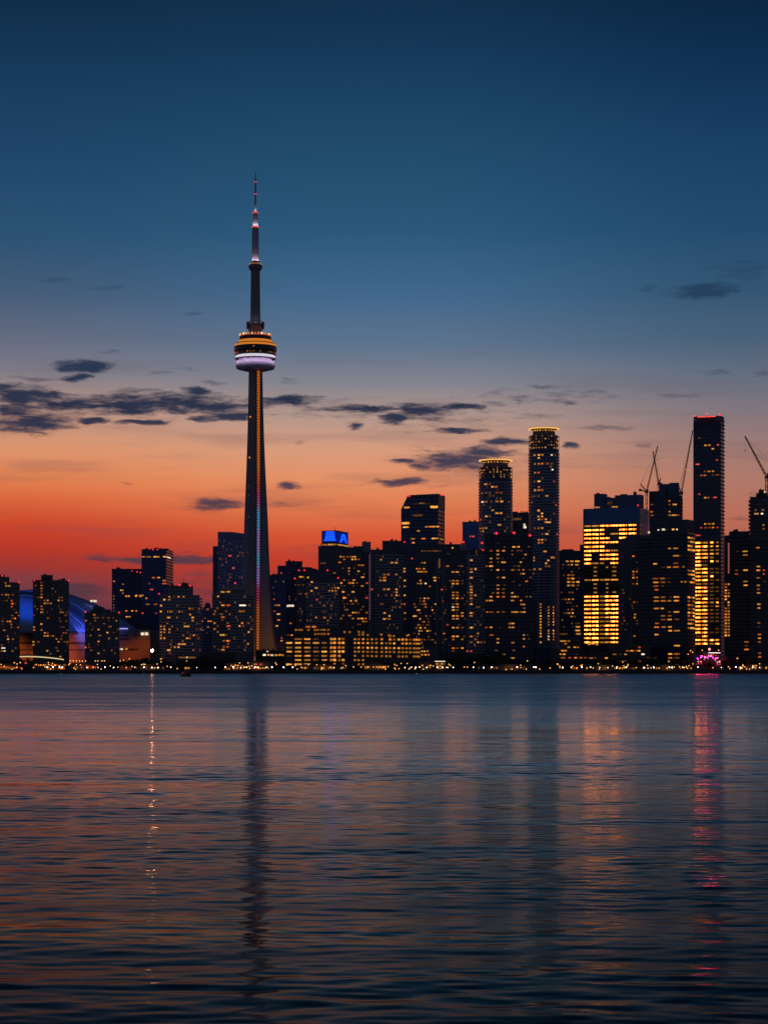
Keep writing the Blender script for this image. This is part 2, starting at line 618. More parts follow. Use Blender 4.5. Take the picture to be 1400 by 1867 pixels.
        return inst('lit_window', PANES[k], self.root, (xx, off - .12, zz), (ww * .92, .1, hh))

    def lights(self, off=0.0, offs=()):
        n = 0
        ws = sorted(self.W, key=lambda w: ('d' in w[4], -w[2] * w[3]))
        for i, w in enumerate(ws):
            o = off
            for (xa, xb, ya, yb, oo) in offs:
                if xa <= w[0] <= xb and ya <= w[1] <= yb:
                    o = oo
            if i < 100:
                self.window(*w, off=o)
        if len(ws) > 100 and not self.round:      # the smallest and faintest rooms, as one part
            b = MB()
            for (x, y, w, h, fl) in ws[100:]:
                if self.rot and not (min(self.lx(self.x0), 0) <= self.lx(x) <= max(self.lx(self.x1), 0) and (x <= self.xc if self.rot > 0 else x >= self.xc)):
                    continue
                zz = self.phase + round((self.z(y) - self.phase) / self.fh) * self.fh
                ww, hh, xx = w * self.k, min(h * self.D / F, self.fh * .62), self.lx(x)
                b.box(xx - ww / 2, xx + ww / 2, off - .17, off - .07, zz - hh / 2, zz + hh / 2)
            if b.v:
                tag(b.build('small_lit_windows', LIT['d'], self.root), kind='stuff')
        return self


def fill(t, x0, x1, y0, y1, n, fl='', w=18, h=14):
    """more lit rooms scattered over a front"""
    for _ in range(int(n * 1.8)):
        t.W.append((rng.uniform(x0, x1), rng.uniform(y0, y1), w * K * rng.uniform(.7, 1.4), h * K, fl or ('d' if rng.random() < .62 else '')))


BROWN = (.075, .052, .042)
NAVY = (.03, .045, .085)
GREY = (.11, .10, .12)

# --- left side
t = Tower('apartment_tower', 'brown apartment slab cut off by the left edge of the picture', 2200, -22, 36, 1064, wall=BROWN, wins=[
    'A 55:660 62:697 92:698 60:787 82:788 115:845 122:870 115:898 75:1042 100:1042 148:1008 183:985 178:1088r 40:1120 80:1210 75:1180d 22:1300w 42:1298w 45:1322w 18:1330'])
t.mass(-22, 17, 1052, off=-.4); t.pent(-8, 8, 1048, 1052); t.cap(17, 36, 1064); t.beacon(4, 1050); t.beacon(34.5, 1062); fill(t, 2, 34, 1080, 1190, 14, 'd'); t.lights(off=-.4)
t = Tower('apartment_tower', 'brown apartment tower with a column of lit stair windows in front of the blue dome', 2200, 60, 126, 1060, wall=BROWN, wins=[
    colx('A', 408, [662, 695, 722, 750, 778, 805, 905, 925, 960, 1065, 1120], 20),
    'A 440:835 468:835 440:865 468:865 497:868 335:980 335:1098 335:1125 468:1008 440:1150 468:1150 440:1178 468:1178 497:1180 522:1180 595:957d 618:957d 575:830 582:805d 625:1160r 555:1205 575:1232 600:1225 328:1238y 330:1265y 465:1333 497:1355 568:1330 592:1380 600:1110d 660:960d 580:905d'])
t.pent(75, 96, 1048.5, 1060); t.cap(60, 126, 1060); t.pent(104, 118, 1057.5, 1060, d=8); t.beacon(125, 1059); t.beacon(63, 1059, 1.0)
for x in (69, 84, 92, 100): t.fin(x, 1062, 1200, .5, .7, CONC_D)
fill(t, 62, 124, 1070, 1190, 22, 'd'); t.lights()
t = Tower('apartment_tower', 'lower brown apartment block with a roof house in front of the stadium', 2180, 155, 218, 1118, wall=BROWN, wins=[
    'A 925:975 845:1040 967:1118 1075:1097 1055:1150 1070:1208 968:1240 842:1285 968:1360y 965:1265d 1110:1000d 1065:995d 1020:1325d 1130:1355d'])
t.pent(169, 189, 1107, 1118); t.cap(155, 218, 1118); t.beacon(156, 1116); t.beacon(217, 1117); fill(t, 158, 216, 1125, 1190, 16, 'd'); t.lights()
t = Tower('glass_tower', 'dark navy slab tower just left of the taller tower with a lit crown line', 2850, 204, 258, 1039, wall=(.02, .025, .045), glass=(.012, .024, .06), wins=[
    'A 1120:650 1208:675 1205:720 1207:765 1190:742 1240:790 1265:790 1335:788 1378:788 1240:935 1298:938 1338:942 1243:1000 1272:998', colx('A', 1118, range(800, 950, 25), 12, 'd')])
t.cap(204, 258, 1039); t.pent(206, 238, 1037.5, 1039); t.beacon(250, 1043); t.beacon(256, 1044); t.beacon(241, 1041, 1.2); t.lights()
t = Tower('glass_tower', 'tall navy glass tower with a bright line of lamps below its crown', 2800, 258, 316, 1003, wall=(.02, .028, .05), glass=(.014, .03, .075), rot=9, xc=303, wins=[
    'B 110:405:34:12n 140:405:30:12dn 170:405:40:12n 230:405:34:12n 258:405:34:12n 325:405:40:14yn 365:405:34:12n 215:610:30 265:610:30 320:652:32 172:670d 320:678:40r 195:730:34r 45:790 80:788 105:775 145:800 160:870:40d 235:862:36 240:945r 108:960r'])
t.cap(258.5, 303, 1003); t.pent(274, 304, 1000, 1003, name='roof_screen'); t.beacon(279, 1002); t.beacon(287, 1002); t.lights()
t = Tower('condo_tower', 'stepped condominium block with pale pilasters and a roof mast left of the tall concrete tower', 2250, 290, 368, 1105, wall=GREY, glass=(.02, .025, .035), wins=[
    'B 370:793 415:793:26d 460:792 510:793 370:822:30 322:823 290:890 288:945 368:945:34 465:950:20:28 365:1007:34 582:915:50 575:975 600:1010:26 288:1098 322:1095 288:1122 322:1122 288:1150 322:1150 288:1180 288:1208 322:1205 372:1115 370:1140 540:1090:60y 465:1265:28 510:1262:50 460:1293 425:1293 365:1323:36y 375:1350 605:1325 640:1120d 610:1170 600:1030 545:1200 570:1195 290:1420 290:1445'])
t.mass(302, 352, 1070, off=-.6); t.mass(352, 364, 1085, off=-.3); t.mass(290, 302, 1083.5, off=-.3, depth=20)
t.pent(331, 343, 1063, 1070); t.mast(335.3, 1052, 1063); t.cap(303, 351, 1070, off=-.8)
t.slabs(303, 351, 1086, 1195, 1.1, .95, -.6, False); t.slabs(352, 367.5, 1090, 1195, 1.2, .95); t.slabs(290, 302, 1085, 1195, .9, .95, -.3, False)
for x in (302.2, 321): t.fin(x, 1072, 1195, .8, 2.2, CONC)
t.beacon(327, 1067, 2); t.beacon(347, 1068.5, 1.6); t.beacon(290, 1083, 1.4); fill(t, 305, 366, 1090, 1190, 16, 'd'); t.lights(off=-.75)
t = Tower('apartment_block', 'small far apartment block with rounded roof house between two condominiums', 2700, 364, 390, 1112, wall=GREY, wins=['B 745:918:30 690:1040 755:1040 775:1042 690:1090d 750:1092 720:1000d 700:1130d 740:1160d'])
b = MB(); b.prism([(t.lx(373), t.z(1112)), (t.lx(384), t.z(1112)), (t.lx(384), t.z(1102)), (t.lx(381), t.z(1099)), (t.lx(376), t.z(1099)), (t.lx(373), t.z(1102))], 4, 14); b.build('penthouse', CONC_D, t.root); t.cap(364, 390, 1112); t.lights()
t = Tower('condo_tower', 'grey slab tower with fine window bands standing behind the left leg of the concrete tower', 2720, 388, 452, 996, wall=(.05, .05, .07), glass=(.02, .02, .04), bay=2.4, fhp=5.6, wins=[
    'B 898:270:14d 898:305:14d 898:335:14d 970:402:18r 955:402:14r 970:620d 1015:660r 1000:515:18r 845:370:10d 880:650:10d 1075:300:12d'])
t.mass(397, 452, 970, off=-.8, slope=[(397, 970), (424, 970), (452, 974)], m=plain('slab_concrete', (.16, .15, .2), .8))
t.slabs(398, 416, 985, 1100, .95, .9, -.8, False); t.slabs(421, 451, 985, 1100, .95, .9, -.8, False)
for x in (404, 411, 432, 440): t.fin(x, 980, 1100, .5, 1.5, CONC)
fill(t, 398, 446, 985, 1075, 26, 'd', 8); t.lights(off=-1.3)
t = Tower('condo_tower', 'condominium with a swept roof fin at the foot of the tall concrete tower', 2280, 387, 463, 1083, wall=GREY, glass=(.016, .02, .026), wins=[
    'B 895:752:40ny 950:750:42ny 850:785 898:880:40 950:875:40r 1090:877:70 895:1000:38 820:940 810:978 1065:940 1095:940:36 815:1060 815:1115 950:1092:40r 1060:1085 1095:1085 1085:1060 890:1173:52y 905:1230 945:1230:36 905:1287 940:1287r 898:1320:34 1003:1210d 1150:1150 1143:1258 1110:1235d 1110:800:14:40d 815:1290d'])
t.mass(400, 446, 1076, off=-.5, name='upper_storey')
b = MB(); b.prism([(t.lx(400), t.z(1077)), (t.lx(447), t.z(1077)), (t.lx(447), t.z(1066)), (t.lx(433), t.z(1067)), (t.lx(418), t.z(1070)), (t.lx(402), t.z(1073))], 2, 16); b.build('roof_fin', CONC, t.root)
t.slabs(388, 399, 1084, 1190, .9, .95); t.slabs(423, 462, 1084, 1190, 1.1, .95, -.1)
for x in (400, 411, 421): t.fin(x, 1078, 1190, .7, 1.4, CONC)
t.beacon(429, 1063, 1.4); fill(t, 390, 460, 1095, 1188, 18, 'd'); t.lights(off=-1.15)

# --- between the concrete tower and the sloped glass tower
t = Tower('office_block', 'low dark block just right of the foot of the tall concrete tower', 2680, 492, 522, 1050, wall=NAVY, wins=['C 198:658:10d 122:645:10d 95:718:10d 105:760:10d 105:835:12r 120:888:26 150:885:30 150:960:36 110:945:14r 150:1025:30 132:1075:30 180:1230 180:1195r'])
t.cap(492, 520, 1050); t.lights()
t = Tower('office_tower', 'navy stepped office tower with three roof levels right of the tall concrete tower', 2760, 506, 568, 1034, wall=(.025, .03, .055), glass=(.016, .026, .06), wins=['C 178:575:14r 182:855 265:887:78:20nw 205:1048 268:1045 215:1173 245:1173 280:1178'])
t.mass(506, 521, 1031.5, off=-.3); t.mass(521, 551, 1025, off=-.6); t.cap(521, 551, 1025, off=-.8); fill(t, 510, 560, 1045, 1100, 8, 'd', 8); t.lights(off=-.6)
t = Tower('sign_tower', 'dark tower carrying a glowing blue sign box on its roof', 2640, 580, 636, 997, rot=20, xc=614, wall=(.04, .04, .06), glass=(.014, .018, .035), fhp=6.1, sill=.5, pier=.05, wins=['C 700:560:30d 590:470:60d'])
BLUE_D, BLUE_B = glow('sign_blue', (.0, .012, .2), 1.0, True), glow('sign_bright_blue', (.004, .04, 1), 4.0, True)
b = MB(); b.box(t.lx(586), t.lx(613.5), .6, t.depth - .6, t.z(989.5), t.z(967)); b.build('sign_box', STEEL, t.root)
b = MB(); b.box(t.lx(588.5), t.lx(612.5), .4, .7, t.z(987.6), t.z(968.6)); o = b.build('sign_screen', BLUE_D, t.root)
for i, (ya, hw) in enumerate(((970.3, 7.2), (974, 8), (977.6, 8.4), (981, 9.2), (984.6, 11))):
    b = MB(); b.box(t.lx(601.5 - hw), t.lx(601.5 + hw), .2, .36, t.z(ya + 1.15), t.z(ya - 1.15)); b.build('sign_line', BLUE_B, o)
dd = t.depth
b = MB(); b.box(t.lx(613.5) - .1, t.lx(613.5) + .2, 1.4, dd - 1.4, t.z(989), t.z(970)); o = b.build('sign_screen', BLUE_D, t.root)
xs = t.lx(613.5) + .22
b = MB()
ym = dd * .55
for (p, q, r, s) in ((.26, 987.5, .48, 972), (.52, 972, .78, 987.5)):
    ya_, yb_ = p * dd, r * dd
    b.add([(xs, ya_, t.z(q)), (xs, ya_ + .13 * dd, t.z(q)), (xs, yb_ + .09 * dd, t.z(s)), (xs, yb_ - .02 * dd, t.z(s)), (xs + .15, ya_, t.z(q)), (xs + .15, ya_ + .13 * dd, t.z(q)), (xs + .15, yb_ + .09 * dd, t.z(s)), (xs + .15, yb_ - .02 * dd, t.z(s))],
          [(0, 1, 2, 3), (7, 6, 5, 4), (0, 4, 5, 1), (1, 5, 6, 2), (2, 6, 7, 3), (3, 7, 4, 0)])
b.box(xs, xs + .15, .42 * dd, .62 * dd, t.z(983), t.z(980.6))
b.build('sign_letter', BLUE_B, o)
t.mast(607.5, 959, 967, .4, 6); t.cap(580.5, 614, 997)
b = MB(); b.box(t.lx(585), t.lx(614) + .3, -.2, t.depth + .3, t.z(995.4), t.z(990.2)); b.build('crown_storey', CONC_D, t.root)
for i in range(9):
    t.window(588 + i * 3.05, 992.8, 2.1, 2.6, 'yn', off=-.25)
for i in range(6):
    inst('lit_window', PANES['y'], t.root, (t.lx(614) + .42, dd * (.1 + .16 * i), t.z(992.8)), (dd * .1, .1, 1.6), R(90))
t.slabs(580.5, 614, 1000, 1100, .35, 1.0, 0, False, CONC_D, 'spandrel'); t.lights(off=-.5)
t = Tower('apartment_tower', 'broad dark apartment tower with red roof beacons below the blue sign', 2420, 540, 619, 1056, wall=(.05, .045, .06), wins=[
    'C 365:603:26n 388:603:22n 438:608:22n 478:640 520:703:32 475:735 423:773:26 428:800d 365:775d 675:705 708:708 735:710 650:737 678:737 708:737 528:830r 600:885 470:893:26 670:920d 600:1005:26 635:1030 520:990 668:880d 345:740d 370:775d'])
t.mass(557, 603, 1041, off=-.4); t.cap(557, 603, 1041, off=-.6); t.pent(566, 590, 1038.5, 1041); t.slabs(558, 618, 1060, 1140, .8, .95, -.4, False)
for x, y in ((545, 1040), (555, 1040), (597, 1040), (616.5, 1054), (537.5, 1055)): t.beacon(x, y, 1.7)
t.mast(555, 1037, 1056, .25, 1); t.mast(545, 1037, 1056, .25, 1); fill(t, 543, 616, 1065, 1140, 24, 'd', 10); t.lights(off=-.65)
t = Tower('office_tower', 'dark tower right of the blue sign with amber rooms near its top', 2520, 615, 674, 1006, wall=(.045, .042, .06), wins=[
    'C 760:405:18n 790:405:18n 825:405:18n 855:405:18n 880:405:18n 900:405:18n 795:430 875:430y 905:430 937:432 752:460:26 940:485 975:485:26 935:557 842:520:16 842:545:16 842:570:16 975:618:32y 890:625:28 795:632 765:670 850:677:30 880:677 920:677d 970:705:26 785:740:28 880:760:30 840:765d 1018:665r 792:795:22:24y 810:808 910:843:28:22y 860:840 1015:805:26:30r 880:957 905:955 935:957 1015:950 765:1003 785:985d 845:990 880:1005 935:1005:30 970:1005:26 1005:1008 985:1037:26 1012:1037'])
t.mass(615, 644, 1000, off=-.3); t.mass(644, 660, 996, off=-.5); t.pent(660, 676, 988, 1006, 2, 14, CONC); t.cap(615, 644, 1000, off=-.5); fill(t, 617, 670, 1015, 1150, 20, 'd', 12); t.lights(off=-.65)
t = Tower('office_tower', 'wide dark tower with a pink lit corner strip standing left of the sloped glass tower', 2460, 676, 741, 1004, wall=(.04, .038, .055), wins=[
    'C 1155:435 1262:467:26y 1305:467:32y 1190:578:32 1228:578 1190:610:32 1148:612 1190:640:32 1150:640 1305:585:26 1190:730:32y 1230:728 1063:735:30r 1308:725:24y 1310:750 1308:770 1262:783 1155:868d 1308:840d 1190:960:26 1238:983 1190:1015:34 1235:1015:34 1385:520 1385:550 1388:650 1388:690 1388:770 1385:870 1345:605d 1340:900d 1390:960 1390:1010'])
t.mass(697, 735, 988, off=-.5); t.cap(697, 735, 988, off=-.7); t.cap(676, 697, 1004); t.slabs(682, 736, 1010, 1160, .7, .95, -.5, False)
PINK = glow('strip_pink', (.8, .35, .5), .16)
b = MB(); b.box(t.lx(672), t.lx(678.5), -.1, 6, 0, t.z(1008)); b.build('corner_shaft', CONC, t.root)
for i in range(26):
    b = MB(); b.box(t.lx(673), t.lx(675), -.35, -.2, t.z(1012 + i * 4.6 + 3), t.z(1012 + i * 4.6)); b.build('corner_light', PINK, t.root)
t.beacon(693, 989, 1.3); fill(t, 682, 736, 1015, 1160, 18, 'd', 12); t.lights(off=-.65)
t = Tower('glass_tower', 'navy glass tower with sloped shoulder and red corner lights on its flat top', 2700, 731, 811, 927, rot=14, xc=799, wall=(.02, .03, .055), glass=(.012, .03, .075), fhp=7.2, bay=2.6, sill=.3, pier=.08, wins=[
    'D 115:565:62:20y 385:555:78:22y 265:505:56:12d 260:528:200:12dn 105:708:82:22y 105:765:62y 310:757:30 345:757:26 380:757:40y 420:757:26 445:757:22d 230:792:28 175:860:42 280:868:42 380:852:42y 410:855:44 460:860:30 180:925:30 225:640:102:24dn'])
t.mass(731, 799, 900, off=-.3, slope=[(731, 927), (743.5, 901.5), (799, 900)], name='crown')
b = MB(); b.box(t.lx(798.5), t.lx(799) + .6, .1, t.depth - 1, t.z(927), t.z(901)); b.build('crown_edge', STEEL, t.root)
t.beacon(746, 903, 2.6); t.beacon(805, 902.5, 2.6); t.lights(off=-.35)
t = Tower('apartment_tower', 'dark apartment block in front of the sloped glass tower with a dim lit top storey', 2400, 752, 843, 994, wall=(.035, .032, .045), wins=[
    grid('E', range(265, 460, 25), [347], 18, 12, 1, 'd'), 'E 565:330y 600:335y 525:375:28d 265:450d 290:450 215:530 245:530 285:530 228:560 255:560 280:560 305:560 250:642 225:672 255:672 300:672 342:700 390:612:34y 395:640:30y 250:810 290:810 325:810 285:845 190:862 240:925 225:925 300:900 195:988:42 230:1070 210:1098 250:1098 295:1095 250:1130:42y 190:1165 270:870d 330:1060d 345:1000d 200:895d 290:1220 265:1330 300:1330 330:1330 265:1380 310:1380 330:1190d'])
t.mass(752, 758, 1012, off=-.3); t.cap(756, 843, 994); fill(t, 758, 796, 1095, 1185, 30, '', 12); t.lights(off=-.3)
t.fin(797.5, 1018, 1195, 3, .8, plain('shaft_concrete', (.2, .18, .22), .8)); t.beacon(751, 1018, 1.5); t.beacon(737.5, 988, 1.5)
t = Tower('office_slab', 'plain bright blue box shaped tower between the sloped tower and the round crowned tower', 2900, 843, 874, 953, wall=(.05, .16, .36), glass=(.04, .15, .4), fhp=5, pier=0.0, sill=.2, wins=['D 770:852:26r 740:850:14r'])
t.root.children[0].data.materials[0] = plain('blue_curtain_wall', (.05, .17, .42), .35, var=.12, scale=.03); t.slabs(843, 874, 956, 1010, .12, .5, 0, False, plain('blue_mullion', (.035, .11, .28), .5), 'spandrel'); t.cap(843, 874, 953); t.pent(856, 862, 950.5, 953, d=5); t.lights()
t = Tower('condo_tower', 'dark condominium with paired lit window columns and stepped roof in front of the blue box', 2260, 797, 886, 1019, fhp=5.35, wall=(.04, .037, .045), wins=[
    'E 515:507:28 655:505:26d 570:553:30 610:552:36 ' + ' '.join(f'{x}:{y}:{28}' for x in (572, 612) for y in (638, 668, 752, 780, 808, 868, 895, 925, 985, 1015, 1115, 1175)) +
    ' 660:810 660:955:28 660:980:28 660:1090:30 660:1115:30 572:1225 660:1225:26 572:1312:28 612:1312 660:1312:28 572:1340d 660:645d',
    colx('E', 748, [440, 535, 555, 615, 705, 730, 755, 785, 808, 870, 955, 985, 1115, 1180, 1195, 1255], 30),
    'E 790:530:20:34y 790:783y 825:900d 815:1040d 840:1070d 815:1160 815:1258:18 845:1258:18 712:1340:20r 748:1340:20r 460:730r 470:845r 515:1070r 480:1150r 497:1225d 880:1250d 800:370:8:60dn 435:470:14:90dn 430:600:14d'])
t.mass(822, 886, 1005, off=-.5); t.pent(838, 851, 992, 1006, 1, 10, CONC); t.cap(823, 885, 1005, off=-.7); t.cap(797, 822, 1019)
t.slabs(850, 885, 1012, 1190, 1.0, .95, -.5, False); t.fin(855, 1006, 1190, .9, 1.2, SLABM); t.fin(808, 1022, 1190, 1.2, .8, CONC)
t.beacon(845, 988.5, 1.8); t.beacon(879, 990, 2); t.beacon(880.5, 1003, 1.6); fill(t, 800, 884, 1020, 1185, 26, 'd', 12); t.lights(off=-.65)
t = Tower('hotel_tower', 'broad black tower with scattered bright room columns in front of the two round crowned towers', 2160, 884, 972, 973, fhp=7.0, wall=(.02, .02, .03), glass=(.008, .012, .028), bay=4, wins=[
    colx('E', 942, [348, 425, 460, 793, 1100], 28), 'E 942:500:42 942:830:44 945:945:40 945:1172:38o', colx('E', 1010, [348, 385, 425, 537, 608, 683, 717, 755, 793, 945, 1212, 1250], 28),
    colx('E', 1065, [345, 608, 717, 793, 940, 1360], 34), 'E 1065:460:44 1065:537:30d 1065:755:30d', colx('E', 1152, [540, 758, 943, 1060, 1100, 1248], 24, 'y'), 'E 1152:795:30y 1152:830:34y 1152:1400:44y',
    'E 1178:795y 1205:797y 1180:943:28y 1205:945y 1238:835 1165:305:26y 1190:305y 1215:310y 1150:345d 1208:345d 1238:347d 1315:318d 1280:393:26 1235:475 1205:505d 1260:550 1240:583 1262:585 1330:622d 1292:660:26 1330:805d 1240:875 1265:875 1270:908 1240:945 1268:943:26y 1125:1060 1160:1060 1125:1098 1160:1098 900:500 900:835 905:945 895:1100 1265:1180y 1265:1212y 1160:1248y 1265:1300 1360:520d 1365:410d 1360:560d'])
t.mass(884, 903, 990, off=-.3, name='side_wing'); t.cap(903, 972, 973, off=-.5); t.fin(904, 975, 1195, 1.0, .6, CONC_D); t.fin(926, 975, 1195, .6, .5, CONC_D)
t.beacon(905, 972, 2.4); t.beacon(937, 971.5, 2.4); t.beacon(966, 976, 2.4); fill(t, 888, 970, 985, 1195, 16, 'd', 14); t.lights(off=-.35)


def crowned(label, D, x0, x1, yd, yneck, ylat, ylatb, wins, seedv):
    """round condominium: lattice of lit mullions under a flat lit disc"""
    t = Tower('round_tower', label, D, x0, x1, ylatb, round_=True, fhp=5.35, wall=(.04, .05, .075), glass=(.014, .03, .07), bay=2.6, wins=wins)
    c = (t.cx, t.rr, 0)
    t.slabs(x0, x1, ylatb + 3, 1180, .7, .95)
    b = MB(); b.lathe([(t.rr * .9, t.z(ylatb) - .2), (t.rr * .9, t.z(ylat))], c, 40); b.build('crown_drum', facade('crown_glass', (.03, .035, .05), (.02, .035, .07), t.fh, t.phase), t.root)
    b = MB(); b.lathe([(t.rr * .74, t.z(ylat) - .2), (t.rr * .74, t.z(yd + 3))], c, 40); b.build('crown_neck', CONC_D, t.root)
    CR = glow('crown_light', (1, .5, .12), .75, vary=.5)
    b = MB()
    for k in range(28):
        a = 2 * math.pi * k / 28
        x, y = c[0] + t.rr * 1.0 * math.cos(a), c[1] + t.rr * 1.0 * math.sin(a)
        b.tube((x, y, t.z(ylatb)), (x, y, t.z(ylat + (0 if k % 7 else 3))), .22, seg=4)
    for i in range(4):
        zz = t.z(ylatb) + (t.z(ylat) - t.z(ylatb)) * (i + .1) / 3.4
        b.lathe([(t.rr * 1.01, zz - .2), (t.rr * 1.01, zz + .2)], c, 40)
    b.build('crown_lattice', plain('lattice_metal', (.3, .27, .2), .5), t.root)
    q = random.Random(seedv)
    nn = 0
    for k in range(28):
        a = 2 * math.pi * (k + .5) / 28
        if math.sin(a) > .25: continue
        for i in range(5):
            if q.random() < .62:
                nn += 1
                inst('crown_lamp', PANES[q.choice('yyad')], t.root, (c[0] + t.rr * .96 * math.cos(a), c[1] + t.rr * .96 * math.sin(a), t.z(ylatb) + (t.z(ylat) - t.z(ylatb)) * (i + .5) / 5), (.9, .5, 1.2), a + R(90))
    rd = t.rr * 1.0
    b = MB(); b.lathe([(t.rr * .74, t.z(yd + 4)), (rd, t.z(yd + 1.6)), (rd, t.z(yd))], c, 48); b.build('roof_disc', CONC, t.root)
    b = MB(); b.lathe([(rd + .1, t.z(yd + 2.4)), (rd + .35, t.z(yd + 1.9)), (rd + .35, t.z(yd + .8)), (rd + .1, t.z(yd + .5))], c, 48); b.build('disc_light', glow('disc_light', (1, .5, .12), 1.1), t.root)
    for k in range(12):
        a = R(195 + k * 14)
        if a > R(350): break
        inst('soffit_lamp', PANES['y'], t.root, (c[0] + rd * .78 * math.cos(a), c[1] + rd * .78 * math.sin(a), t.z(yd + 5.5)), (1.2, .5, 1.5), a + R(90))
    t.mast((x0 + x1) / 2 + 3, yd - 4, yd + 1, .35, t.rr)
    fill(t, x0 + 4, x1 - 4, ylatb + 10, 1000, 18, 'd', 14)
    t.lights()
    return t


crowned('shorter of the two round towers with a lit lattice crown and flat disc', 2560, 872.5, 934, 835.5, 839, 849, 871, [
    'D 845:330:30d 890:330:36 930:330 955:362 990:362:32 855:425:34d 895:425d 930:425d 1000:422:30 1040:422:32 858:512:34 897:512 1000:502:30 1045:502:32 960:590:24y 1000:615:28y 1040:615:26 850:648:30d 897:648:28 930:648d 840:692r 930:710d 1025:732:34 1100:752d 835:768 862:768 895:768 835:798 862:798 1120:520d 1125:570d 1110:640d'], 3)
t = crowned('taller of the two round towers with a lit lattice crown and flat disc', 2440, 963.5, 1019, 777.5, 782, 791, 818, [
    'F 185:483:24 228:475:24y 262:475 228:512 190:572 228:570y 260:572 310:570:34 352:483w 388:487d 360:625w 190:660y 225:658r 185:732d 228:732:30y 262:720d 375:745r 228:795 190:828:24:22y 228:828:26 260:828:18:22 305:885:28y 190:895d 225:892d 395:968r 375:945d 160:940d 225:1035:22:32y 258:1043 225:1080 258:1080 228:1108 258:1108 295:1112 305:1138:34 335:1138 190:1193 228:1190 260:1193 260:1252d 305:1250:34y 405:1255r 228:1310 260:1310 228:1342 260:1342 288:1425:34 355:1480 375:1485 180:1480 180:1515 298:1540 320:1508 298:1575y 330:1578 185:1605 240:1605:30y',
    colx('G', 245, range(860, 1260, 31), 18), colx('G', 322, range(900, 1225, 31), 16), colx('G', 370, range(900, 1225, 31), 16)], 5)
t = Tower('office_block', 'purple toned low roof with a bright white lamp between the two round towers', 2800, 930, 968, 936, wall=(.07, .045, .06), wins=['D 1200:680:90:22dn 1270:735:20:18wn 1275:760:30:22wn 1240:825:44:16yn 1215:825:16wn'], rot=0)
t.mass(934, 944, 932.5, off=-.2, name='roof_house'); t.cap(945, 968, 936)
for x in (938, 947, 960): t.beacon(x, 931.5, 1.2)
t.lights(off=-.3)
t = Tower('office_block', 'dark block with lit top storey left of the gold lit office', 2620, 1018, 1063, 1004, fhp=6.3, wall=(.025, .03, .045), wins=[
    'G 505:447:28 550:447:38y 605:450:48y 520:477:28 552:477 600:477:34', grid('G', (520, 560), (588, 618, 655, 685), 30, 15), 'G 610:655:32 610:685:24d 525:750d 555:750 555:765 522:825 560:825 510:855d 600:885d 555:930 525:960 560:958 548:1005 610:1050:40d 610:1130:48y 615:1165:50y 610:1105:44'])
t.mass(1057, 1063, 993, off=-.3); b = MB(); b.prism([(t.lx(1020), t.z(1004.2)), (t.lx(1048), t.z(1004.2)), (t.lx(1044), t.z(1001)), (t.lx(1026), t.z(1001))], 3, 15); b.build('roof_house', ROOFM, t.root)
t.mast(1040, 997, 1002, .25); fill(t, 1022, 1056, 1030, 1150, 16, 'd', 12); t.lights(off=-.35)
# --- the gold lit office block
t = Tower('office_tower', 'office block with glowing gold ribbon windows under a blank blue top', 2300, 1062, 1183, 925, rot=14, xc=1166, fhp=7.64, wall=(.03, .11, .25), glass=(.03, .1, .22), bay=2.2, sill=.3, pier=.06)
t.root.children[0].data.materials[0] = plain('blue_parapet_glass', (.03, .11, .27), .4, var=.15, scale=.03)
GBODY = facade('gold_office_lower', (.055, .045, .035), (.03, .025, .02), t.fh, t.z(957), 2.2, .4, .08)
b = MB(); b.box(t.lx(1062.4), t.lx(1166) + .12, -.15, 6, 0, t.z(954)); b.build('office_storeys', GBODY, t.root)
stripe = plain('louvre_white', (.4, .38, .42), .7)
for i in range(6):
    b = MB(); b.box(t.lx(1166) + .05, t.lx(1166) + .5, .4, t.depth - .4, t.z(929 + i * 4 + 1.6), t.z(929 + i * 4)); b.build('louvre', stripe, t.root)
BAYS = [(1064.5, 1076.6), (1078.6, 1090.6), (1093.2, 1100.8), (1102.2, 1110.6), (1112.8, 1126.4), (1128.8, 1142.6), (1145, 1159.5)]
spec = []
for r in range(29):
    for bi, (xa, xb) in enumerate(BAYS):
        p, f = 1.0, 1.0
        if bi >= 5 and r > 3: continue
        if r == 1: p = 1 if bi in (0, 2, 6) else .3
        if 1 < r < 10: p = {1: .75, 3: .95, 4: .85}.get(bi, 1)
        if 10 <= r < 17 and r != 13: p, f = {1: .9, 3: .6, 4: .6}.get(bi, .15), .5
        if rng.random() < p:
            spec.append((t.lx((xa + xb) / 2), t.z(957 + r * 7.64), (xb - xa) * f * t.k, t.fh * .33, 'g' if (r >= 17 or r < 10) and rng.random() < .85 else 'y'))
spec.sort(key=lambda q: -q[2])
for (x, z, w, h, k) in spec[:100]:
    inst('lit_window', PANES[k], t.root, (x, -.22, z), (w, .1, h))
b = MB()
for (x, z, w, h, k) in spec[100:]:
    b.box(x - w / 2, x + w / 2, -.27, -.17, z - h / 2, z + h / 2)
tag(b.build('small_lit_windows', LIT['y'], t.root), kind='stuff')
t.pent(1081, 1100, 898, 925, 3, 12, NAVYM := plain('plant_navy', (.07, .10, .17), .7)); t.pent(1100, 1119, 905.5, 925, 5, 12, NAVYM); t.pent(1119, 1166, 901.5, 925, 4, 14, NAVYM)
for x, w in ((1087, 10), (1108, 6), (1112, 6), (1119, 12)):
    t.window(x, 922.6 if w > 8 else 915, w, 1.8 if w > 8 else 5, 'dn' if w < 8 else 'yn', off=2.7)
t.pent(1151, 1156, 896, 901, 8, 3); t.beacon(1163, 921.5, 1.6)

